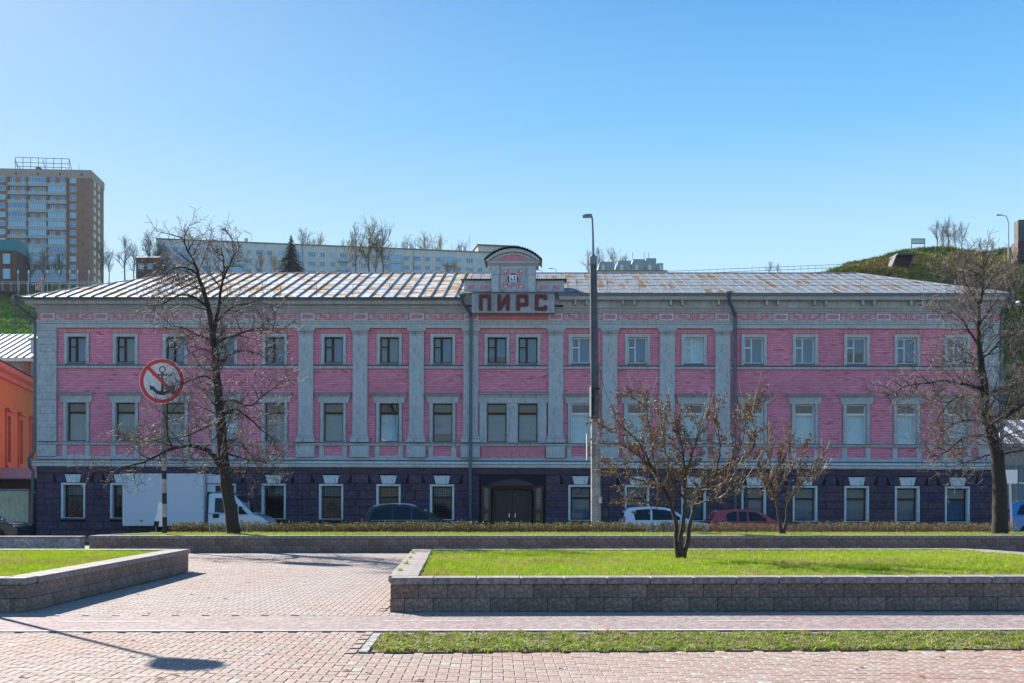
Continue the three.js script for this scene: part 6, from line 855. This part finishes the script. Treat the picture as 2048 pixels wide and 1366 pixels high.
{ // long panel block
  const dL = 356, a = at(313, 560, dL), dR = 378, e = at(1037, 560, dR), L = Math.hypot(e.x - a.x, e.z - a.z), t = thing('apartment_slab', 'long grey five storey apartment block above the roof ridge', 'building', [a.x, 52, a.z]); t.rotation.y = Math.atan2(-(e.z - a.z), e.x - a.x);
  const S = (px) => { const u = (px - MID) / FOCAL; const k = (a.x + u * a.z) / -((e.x - a.x) / L + u * (e.z - a.z) / L); return k; }, Y = (py, px = 313) => { const dd = lerp(dL, dR, S(px) / L); return EYE + (HORIZON - py) * dd / FOCAL - 52; }, yTop = Y(478.5), wall = mat(C(0.8, 0.74, 0.7), 0.9, { map: paintTex, tile: 7 }), bw = mat(C(0.5, 0.46, 0.4), 0.9);
  new MB().box(0, L, -2, yTop, -12, 0).mesh('wall', wall, t); new MB().box(-0.2, L + 0.2, yTop + 0.01, yTop + 0.35, -12.2, 0.3).mesh('roof_edge', M.trimDark, t); new MB().box(S(958), L - 0.2, yTop + 0.36, yTop + 2.6, -10, -2).mesh('lift_house', wall, t); new MB().box(S(955), L + 0.3, yTop + 2.61, yTop + 2.9, -10.5, -1).mesh('lift_house_roof', M.trimDark, t);
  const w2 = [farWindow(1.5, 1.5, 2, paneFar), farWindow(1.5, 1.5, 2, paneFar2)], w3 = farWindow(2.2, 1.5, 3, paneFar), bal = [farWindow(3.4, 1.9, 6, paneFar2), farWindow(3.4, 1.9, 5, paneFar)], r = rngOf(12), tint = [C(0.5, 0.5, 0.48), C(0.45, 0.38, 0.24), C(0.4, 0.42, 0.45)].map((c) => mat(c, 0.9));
  const cols = []; for (let px = 330; px < 1035; px += 21) cols.push(px); for (let f = 0; f < 4; f++) { const y = yTop - 3.45 - f * 2.78; cols.forEach((px, i) => { const x = S(px); if (i % 5 === 2) { if (r() < 0.55) copyOf(bal[r() < 0.5 ? 0 : 1], t, [x, y - 0.2, 0.8]); else copyOf(w3, t, [x, y, 0.02]); new MB().box(x - 1.75, x + 1.75, y - 1.1, y - 0.21, 0.7, 0.95).mesh('balcony_front', tint[Math.floor(r() * 3)], t); new MB().box(x - 1.75, x + 1.75, y - 1.25, y - 1.11, 0, 0.95).mesh('balcony_slab', M.trimDark, t); } else copyOf(i % 5 === 4 ? w3 : w2[r() < 0.6 ? 0 : 1], t, [x, y, 0.02]); }); for (const px of [313 + 45]) {} }
  for (const px of [380, 492, 605, 825, 934]) { new MB().box(S(px) - 0.5, S(px) + 0.5, yTop + 0.36, yTop + 2.4, -6, -4.6).mesh('chimney', bw, t); new MB().tube([V(S(px + 10), yTop + 0.4, -5), V(S(px + 10), yTop + (px === 934 ? 6.5 : 3.4), -5)], 0.05, 4).mesh('aerial', M.steel, t); }
  for (const px of [605, 827]) new MB().tube([V(S(px), -2, 0.15), V(S(px), yTop + 1.2, 0.15)], 0.1, 5).mesh('downpipe', M.trimDark, t);
}
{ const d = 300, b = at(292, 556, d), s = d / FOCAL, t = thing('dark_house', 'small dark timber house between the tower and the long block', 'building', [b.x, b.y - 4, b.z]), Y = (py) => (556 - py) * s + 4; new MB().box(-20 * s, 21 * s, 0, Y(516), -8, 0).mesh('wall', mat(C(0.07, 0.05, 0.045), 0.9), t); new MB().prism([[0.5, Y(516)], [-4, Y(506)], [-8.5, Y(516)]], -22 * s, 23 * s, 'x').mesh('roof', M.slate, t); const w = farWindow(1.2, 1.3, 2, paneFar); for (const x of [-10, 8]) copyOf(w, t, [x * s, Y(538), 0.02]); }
{ // stepped roofs seen over the ridge
  const d = 260, s = d / FOCAL, b = at(1275, 560, d), t = thing('gabled_house', 'grey house with stepped mansard roofs just above the ridge', 'building', [b.x, b.y - 4, b.z]), X = (px) => (px - 1275) * s, Y = (py) => (560 - py) * s + 4, slate = mat(C(0.3, 0.33, 0.37), 0.7), wl = mat(C(0.42, 0.36, 0.3), 0.9);
  new MB().box(X(1190), X(1335), 0, Y(540), -8, 0).mesh('wall', wl, t); for (const [x0, x1, y] of [[1195, 1228, 524], [1232, 1262, 522], [1262, 1290, 519], [1288, 1312, 517], [1310, 1326, 527]]) { new MB().prism([[X(x0), Y(541)], [X(x0 + 4), Y(y)], [X(x1), Y(y)], [X(x1), Y(541)]], -7, 0.4).mesh('mansard', slate, t); new MB().box(X(x0 + 8), X(x0 + 14), Y(541), Y(531), 0.4, 0.7).mesh('dormer', M.trimLight, t); } for (const x of [1207, 1228]) new MB().box(X(x - 3), X(x + 3), Y(541), Y(514), -4, -3).mesh('chimney', bwFar(), t); for (const x of [1268, 1292, 1300]) new MB().tube([V(X(x), Y(520), -3), V(X(x), Y(499), -3)], 0.06, 4).mesh('aerial', M.steel, t);
}
function bwFar() { return M.trim; }
// ---------------------------------------------------------------- vegetation of the hill
{
  const make = (seed, spreadUp, dense, h = 10) => { const r = rngOf(seed), limbs = [{ pts: [V(0, -1, 0), V(0.1, h * 0.3, 0), V(-0.1, h * 0.6, 0.1), V(0, h * 0.95, 0)], r0: 0.2, r1: 0.03, from: 0.25, n: 10, rich: 1.2 }]; for (let k = 0; k < 5; k++) { const a = k * 1.26 + r(), y = h * (0.25 + 0.1 * k); limbs.push({ pts: [V(0, y, 0), V(Math.cos(a) * h * 0.1, y + h * 0.12, Math.sin(a) * h * 0.1), V(Math.cos(a) * h * 0.19, y + h * 0.3 * spreadUp, Math.sin(a) * h * 0.19)], r0: 0.1, r1: 0.03, n: 6 }); }
    const g = growTree({ seed: seed + 1, thin: 0.022, levels: [{ per: 1.0 * dense, len: 2.6, rad: 0.05, up: 0.06, bend: 0.1, kink: 0.25, sides: 3, segs: 4, along: 0.8, lift: 0.5 }, { per: 1.5 * dense, len: 1.4, rad: 0.035, up: 0.06, bend: 0.1, kink: 0.3, sides: 3, segs: 3, along: 0.8, lift: 0.4, leaf: 1.0 }], leafSize: 0.16, scatter: 0.3, limbs }); return { trunk: g.trunk.geo(1), twigs: g.twigs.geo(1), leaves: g.leaves.geo(1) }; };
  const kinds = [make(201, 1, 1.75), make(211, 1.3, 1.8), make(221, 0.8, 2.0)], leafY = mat(C(0.45, 0.36, 0.06), 0.8, { transmission: 0.3, thickness: 0, ior: 1.3 }), leafG = mat(C(0.2, 0.22, 0.05), 0.8), leafB = mat(C(0.2, 0.14, 0.08), 0.8), barkFar = mat(C(0.1, 0.085, 0.07), 0.9);
  const plant = (px, py, d, hpx, k, leaf, name, label, group) => { const p = at(px, py, d), t = thing(name, label, 'tree', [p.x, p.y, p.z], px * 1.7, group), sc = hpx * d / FOCAL / 10.6; t.scale.set(sc, sc, sc); meshOf('trunk', kinds[k].trunk, barkFar, t); meshOf('crown', kinds[k].twigs, M.twigFar, t); if (leaf) { const l = meshOf('buds', kinds[k].leaves, leaf, t); l.userData.kind = 'stuff'; } return t; };
  for (const [px, hp] of [[205, 75], [218, 60], [250, 88], [268, 70], [300, 95], [318, 80], [330, 70]]) plant(px, 560, 345, hp, (px >> 2) % 3, px > 280 ? leafB : null, 'bare_tree', 'bare tree in the gap between tower and long block', 'trees between tower and long block');
  for (const [px, hp, k, lf] of [[712, 105, 1, leafY], [738, 118, 0, leafY], [765, 112, 1, null], [752, 95, 2, leafY]]) plant(px, 560, 300, hp, k, lf, 'budding_tree', 'tall tree with yellowish buds before the long block', 'tall budding trees before the long block');
  for (const [px, hp, lf] of [[375, 100, leafB], [520, 60, leafY], [548, 55, leafY], [605, 105, leafB], [640, 95, leafY], [700, 85, leafB], [812, 85, leafB], [850, 98, leafY], [880, 92, leafY], [920, 78, leafB]]) plant(px, 562, px < 560 && px > 400 ? 320 : 420, hp, (px >> 1) % 3, lf, 'bare_tree', px > 400 && px < 560 ? 'low yellowish tree at the foot of the long block' : 'bare tree rising behind the roof of the long block', px > 400 && px < 560 ? 'trees at the foot of the long block' : 'trees behind the long block');
  plant(895, 560, 310, 38, 2, leafB, 'bare_tree', 'small round bare tree before the long block'); plant(910, 565, 320, 44, 0, leafB, 'bare_tree', 'wide low bare tree beside the round one before the long block');
  for (const [px, hp] of [[1178, 60], [1196, 66], [1225, 62], [1250, 52]]) plant(px, 560, 290, hp, px % 3, px > 1200 ? leafY : null, 'bare_tree', 'bare tree by the stepped mansard roofs', 'trees by the mansard roofs');
  for (const [px, hp] of [[1540, 34], [1556, 30]]) plant(px, 556, 240, hp, 2, null, 'bare_tree', 'small bare tree peeping over the grey roof slope', 'small trees over the grey roof');
  for (const [px, py, hp, k, lf] of [[1874, 503, 62, 2, null], [1886, 503, 56, 1, null], [1896, 502, 66, 0, null], [1910, 504, 60, 2, null], [1924, 508, 60, 1, null], [1897, 515, 36, 2, leafY], [1885, 518, 34, 1, leafY], [1960, 505, 30, 2, null], [1985, 505, 26, 1, null], [2040, 520, 34, 2, leafY], [2030, 545, 45, 0, leafY], [2046, 560, 60, 1, leafY]]) plant(px, py, px > 2020 ? 150 : 192, hp, k, lf, 'bare_tree', lf ? 'yellow budding bush on the terraced mound' : 'bare bushy tree on top of the terraced mound', lf ? 'budding bushes on the mound' : 'bare trees on the mound');
  const rr = rngOf(91); for (let i = 0; i < 46; i++) { const px = 1840 + rr() * 260, d = 132 + rr() * 28, k = (d - 130) / 34, py = lerp(930, 560, k) + rr() * 20; plant(px, py, d, (2.6 + rr() * 2.4) * FOCAL / d, Math.floor(rr() * 3), rr() < 0.5 ? leafG : leafB, 'bush', 'scrubby bush on the steep dark slope below the mound', 'bushes on the slope below the mound').userData.category = 'bush'; }
  for (const [px, hp, d] of [[60, 70, 330], [88, 78, 328], [118, 70, 330], [30, 50, 200]]) { plant(px, d < 300 ? 640 : 572, d, hp, px % 3, leafG, 'bare_tree', d < 300 ? 'dark bush on the bright green hillside' : 'dark bare tree at the foot of the tower block', d < 300 ? null : 'trees at the foot of the tower block'); }
  // spruce
  const p = at(582, 560, 300), sp = thing('spruce', 'dark green conical spruce before the long block', 'tree', [p.x, p.y, p.z]), H = 92 * 300 / FOCAL, needles = new MB(), q = rngOf(17); new MB().tube([V(0, -2, 0), V(0, H, 0)], [0.3, 0.04], 6).mesh('trunk', barkFar, sp);
  for (let i = 0; i < 900; i++) { const k = Math.pow(q(), 0.75), y = H * (1 - k) * 0.98, R = (0.25 + 5.6 * k) * (0.65 + 0.4 * q()), a = q() * 6.283, c = Math.cos(a), s = Math.sin(a), w = 0.22 + 0.4 * k, n = 3; for (let m = 0; m < n; m++) { const r0 = R * m / n, r1 = R * (m + 1) / n, y0 = y - r0 * 0.35, y1 = y - r1 * 0.38 + (q() - 0.5) * 0.2; needles.quad([c * r0 - s * w * 0.6, y0 - 0.1, s * r0 + c * w * 0.6], [c * r0 + s * w * 0.6, y0 - 0.1, s * r0 - c * w * 0.6], [c * r1 + s * w * (m === 2 ? 0.15 : 0.7), y1, s * r1 - c * w * (m === 2 ? 0.15 : 0.7)], [c * r1 - s * w * (m === 2 ? 0.15 : 0.7), y1, s * r1 + c * w * (m === 2 ? 0.15 : 0.7)]); } }
  needles.mesh('crown', mat(C(0.018, 0.045, 0.04), 0.9), sp);
}
// rough clumps of grass that break up the slopes
{
  const clump = [301, 302].map((k) => tuftGeo(k, 26, 0.5, 0.55, 0.1, 1.1)), r = rngOf(303);
  const m = scene.children.find((o) => o.name === 'terraced_mound'), h = scene.children.find((o) => o.name === 'hillside');
  const scatter = (mesh, n, size, ok, color, label, name) => { const pos = mesh.geometry.attributes.position, idx = mesh.geometry.index, T = idx.count / 3, A = [], a = V(), b = V(), c = V(); for (let g = 0; A.length < n && g < n * 40; g++) { const t = Math.floor(r() * T) * 3; a.fromBufferAttribute(pos, idx.getX(t)); b.fromBufferAttribute(pos, idx.getX(t + 1)); c.fromBufferAttribute(pos, idx.getX(t + 2)); let u = r(), v = r(); if (u + v > 1) { u = 1 - u; v = 1 - v; } const p = a.clone().addScaledVector(b.clone().sub(a), u).addScaledVector(c.clone().sub(a), v); if (ok(p)) A.push(p); }
    const holder = new THREE.Group(); holder.name = numbered(name); scene.add(holder); tag(holder, label, 'grass', null, 'stuff'); clump.forEach((g, k) => { const l = A.filter((_, i) => i % 2 === k), im = new THREE.InstancedMesh(g, mat(C(1, 1, 1), 0.9), l.length), q = new THREE.Object3D(); im.name = 'clumps'; im.userData.kind = 'stuff'; im.castShadow = im.receiveShadow = true; l.forEach((p, i) => { q.position.copy(p); q.rotation.y = r() * 6.28; const s = size * (0.6 + r()); q.scale.set(s * 1.3, s, s * 1.3); q.updateMatrix(); im.setMatrixAt(i, q.matrix); im.setColorAt(i, color(p, r)); }); holder.add(im); }); };
  const inView = (p) => Math.abs(p.x / p.z) < 0.46;
  scatter(m, 5200, 0.75, (p) => inView(p) && p.z > -215, (p, q) => { const k = 0.7 + 0.6 * q(), dry = nB(p.x * 0.02, p.z * 0.02) > 0.5; return dry ? C(0.26 * k, 0.22 * k, 0.05 * k) : C(0.17 * k, 0.22 * k, 0.03 * k); }, 'rough grass clumps on the terraced mound', 'mound_grass');
  scatter(h, 6000, 1.2, (p) => p.x / p.z > 0.3 && p.x / p.z < 0.46 && p.z < -150 && p.z > -340, (p, q) => { const k = 0.7 + 0.6 * q(), dry = nB(p.x * 0.02, p.z * 0.02) > 0.56; return dry ? C(0.16 * k, 0.2 * k, 0.04 * k) : C(0.2 * k, 0.34 * k, 0.03 * k); }, 'lush grass clumps on the hillside', 'hill_grass');
}
// ---------------------------------------------------------------- small things on the hill
{
  const lamp = (px, py0, py1, d, reach, name, label, group) => { const p = at(px, py0, d), s = d / FOCAL, h = (py0 - py1) * s, t = thing(name, label, 'street lamp', [p.x, p.y, p.z], 0, group); new MB().tube([V(0, -1, 0), V(0, h * 0.8, 0), V(-reach * 0.3, h * 0.97, 0), V(-reach, h, 0)], [0.11, 0.08, 0.06, 0.05], 6).mesh('pole', M.rim, t); new MB().box(-reach - 0.7, -reach + 0.1, h - 0.08, h + 0.1, -0.15, 0.15, 0.03).mesh('lamp_head', M.trimLight, t); };
  lamp(2017, 505, 430, 150, 0.9, 'hill_street_lamp', 'tall bent street lamp on top of the mound'); for (const [px, a, b] of [[1085, 556, 540], [1112, 556, 537]]) lamp(px, a, b, 250, 0.8, 'hill_street_lamp', 'distant street lamp peeping over the ridge beside the gable', 'lamps over the ridge');
  for (const px of [36, 57, 95, 118, 140, 155, 178]) { const d = 322, p = at(px, 578, d), t = thing('park_lamp', 'slim post lamp with white lantern on the park terrace below the tower', 'street lamp', [p.x, p.y, p.z], 0, 'park lamps below the tower'); new MB().tube([V(0, -2, 0), V(0, 4.2, 0)], 0.09, 5).mesh('pole', M.rim, t); new MB().lathe([[0.12, 4.2], [0.25, 4.3], [0.2, 5.0], [0, 5.1]], 0, 0, 0, 8).mesh('lantern', M.white, t); }
  { const d = 322, t = thing('park_railing', 'pale railing along the terrace below the tower', 'railing'), y = EYE + (HORIZON - 571) * d / FOCAL, x0 = (-60 - MID) * d / FOCAL, x1 = (205 - MID) * d / FOCAL; for (let x = x0; x < x1; x += 2.2) new MB().box(x - 0.05, x + 0.05, y - 1.5, y + 1.0, -d - 0.05, -d + 0.05).mesh('post', M.rim, t); for (const h of [0.95, 0.5]) new MB().box(x0, x1, y + h, y + h + 0.09, -d - 0.04, -d + 0.04).mesh('rail', M.rim, t); }
  { const d = 290, p = at(75, 578, d), t = thing('playground_slide', 'pink playground slide on the green hillside', 'slide', [p.x, p.y, p.z]), s = d / FOCAL; const pk = mat(C(0.6, 0.3, 0.36), 0.5); for (const o of [0, 5]) new MB().prism([[(-3 + o) * s, -0.3], [(-1 + o) * s, -0.3], [(9 + o) * s, 22 * s], [(7 + o) * s, 22 * s]], -0.6, 0.6).mesh('chute', pk, t); new MB().box(9 * s, 10 * s, -1, 22 * s, -0.5, 0.5).mesh('ladder', M.rim, t); }
  { const d = 188, p = at(1836, 491, d), s = d / FOCAL, t = thing('hill_sign', 'small framed display board on the mound', 'sign', [p.x, p.y, p.z]); new MB().slab([[-14 * s, 3 * s], [14 * s, 3 * s], [14 * s, 14 * s], [-14 * s, 14 * s]], [[[-12.6 * s, 4.4 * s], [12.6 * s, 4.4 * s], [12.6 * s, 12.6 * s], [-12.6 * s, 12.6 * s]]], -0.08, 0.08).mesh('frame', M.steel, t); new MB().box(-12.6 * s, 12.6 * s, 4.4 * s, 12.6 * s, -0.02, 0.02).mesh('panel', mat(C(0.5, 0.58, 0.6), 0.6), t); for (const x of [-13.4, 13.4]) new MB().box(x * s - 0.06, x * s + 0.06, -1.5, 3 * s, -0.05, 0.05).mesh('leg', M.steel, t); }
  { const d = 150, p = at(2042, 490, d), s = d / FOCAL, t = thing('monument_wall', 'dark grey slab wall standing at the top of the mound', 'monument', [p.x, p.y - 1, p.z]); new MB().box(-5 * s, 60 * s, 0, 51 * s + 1, -1.5, 0, 0.1).mesh('slab', mat(C(0.13, 0.13, 0.14), 0.8, { map: stoneTex, tile: 3 }), t); new MB().box(-9 * s, 70 * s, -1, 7 * s + 1, -1.6, 0.5, 0.05).mesh('base', M.brownWood, t); }
  { const d = 235, t = thing('ridge_railing', 'thin railing of the road climbing towards the mound', 'railing'), a = at(1280, 545, d), b = at(1700, 528, d); const n = 30; for (let i = 0; i <= n; i++) { const p = a.clone().lerp(b, i / n); new MB().box(p.x - 0.04, p.x + 0.04, p.y - 1.6, p.y, p.z - 0.04, p.z + 0.04).mesh('post', M.rim, t); } for (const h of [0, -0.6]) new MB().tube([a.clone().add(V(0, h, 0)), b.clone().add(V(0, h, 0))], 0.05, 4).mesh('rail', M.rim, t); const e = thing('road_embankment', 'low concrete road embankment under the thin railing', 'embankment'); new MB().prism([[a.x, a.y - 1.5], [b.x, b.y - 1.2], [b.x, b.y - 6], [a.x, a.y - 6]], -d - 6, -d - 0.3).mesh('wall', M.trimDark, e); }
}
scene.fog = new THREE.FogExp2(new THREE.Color(0.75, 0.87, 1), 0.0001);
renderer.render(scene, camera);
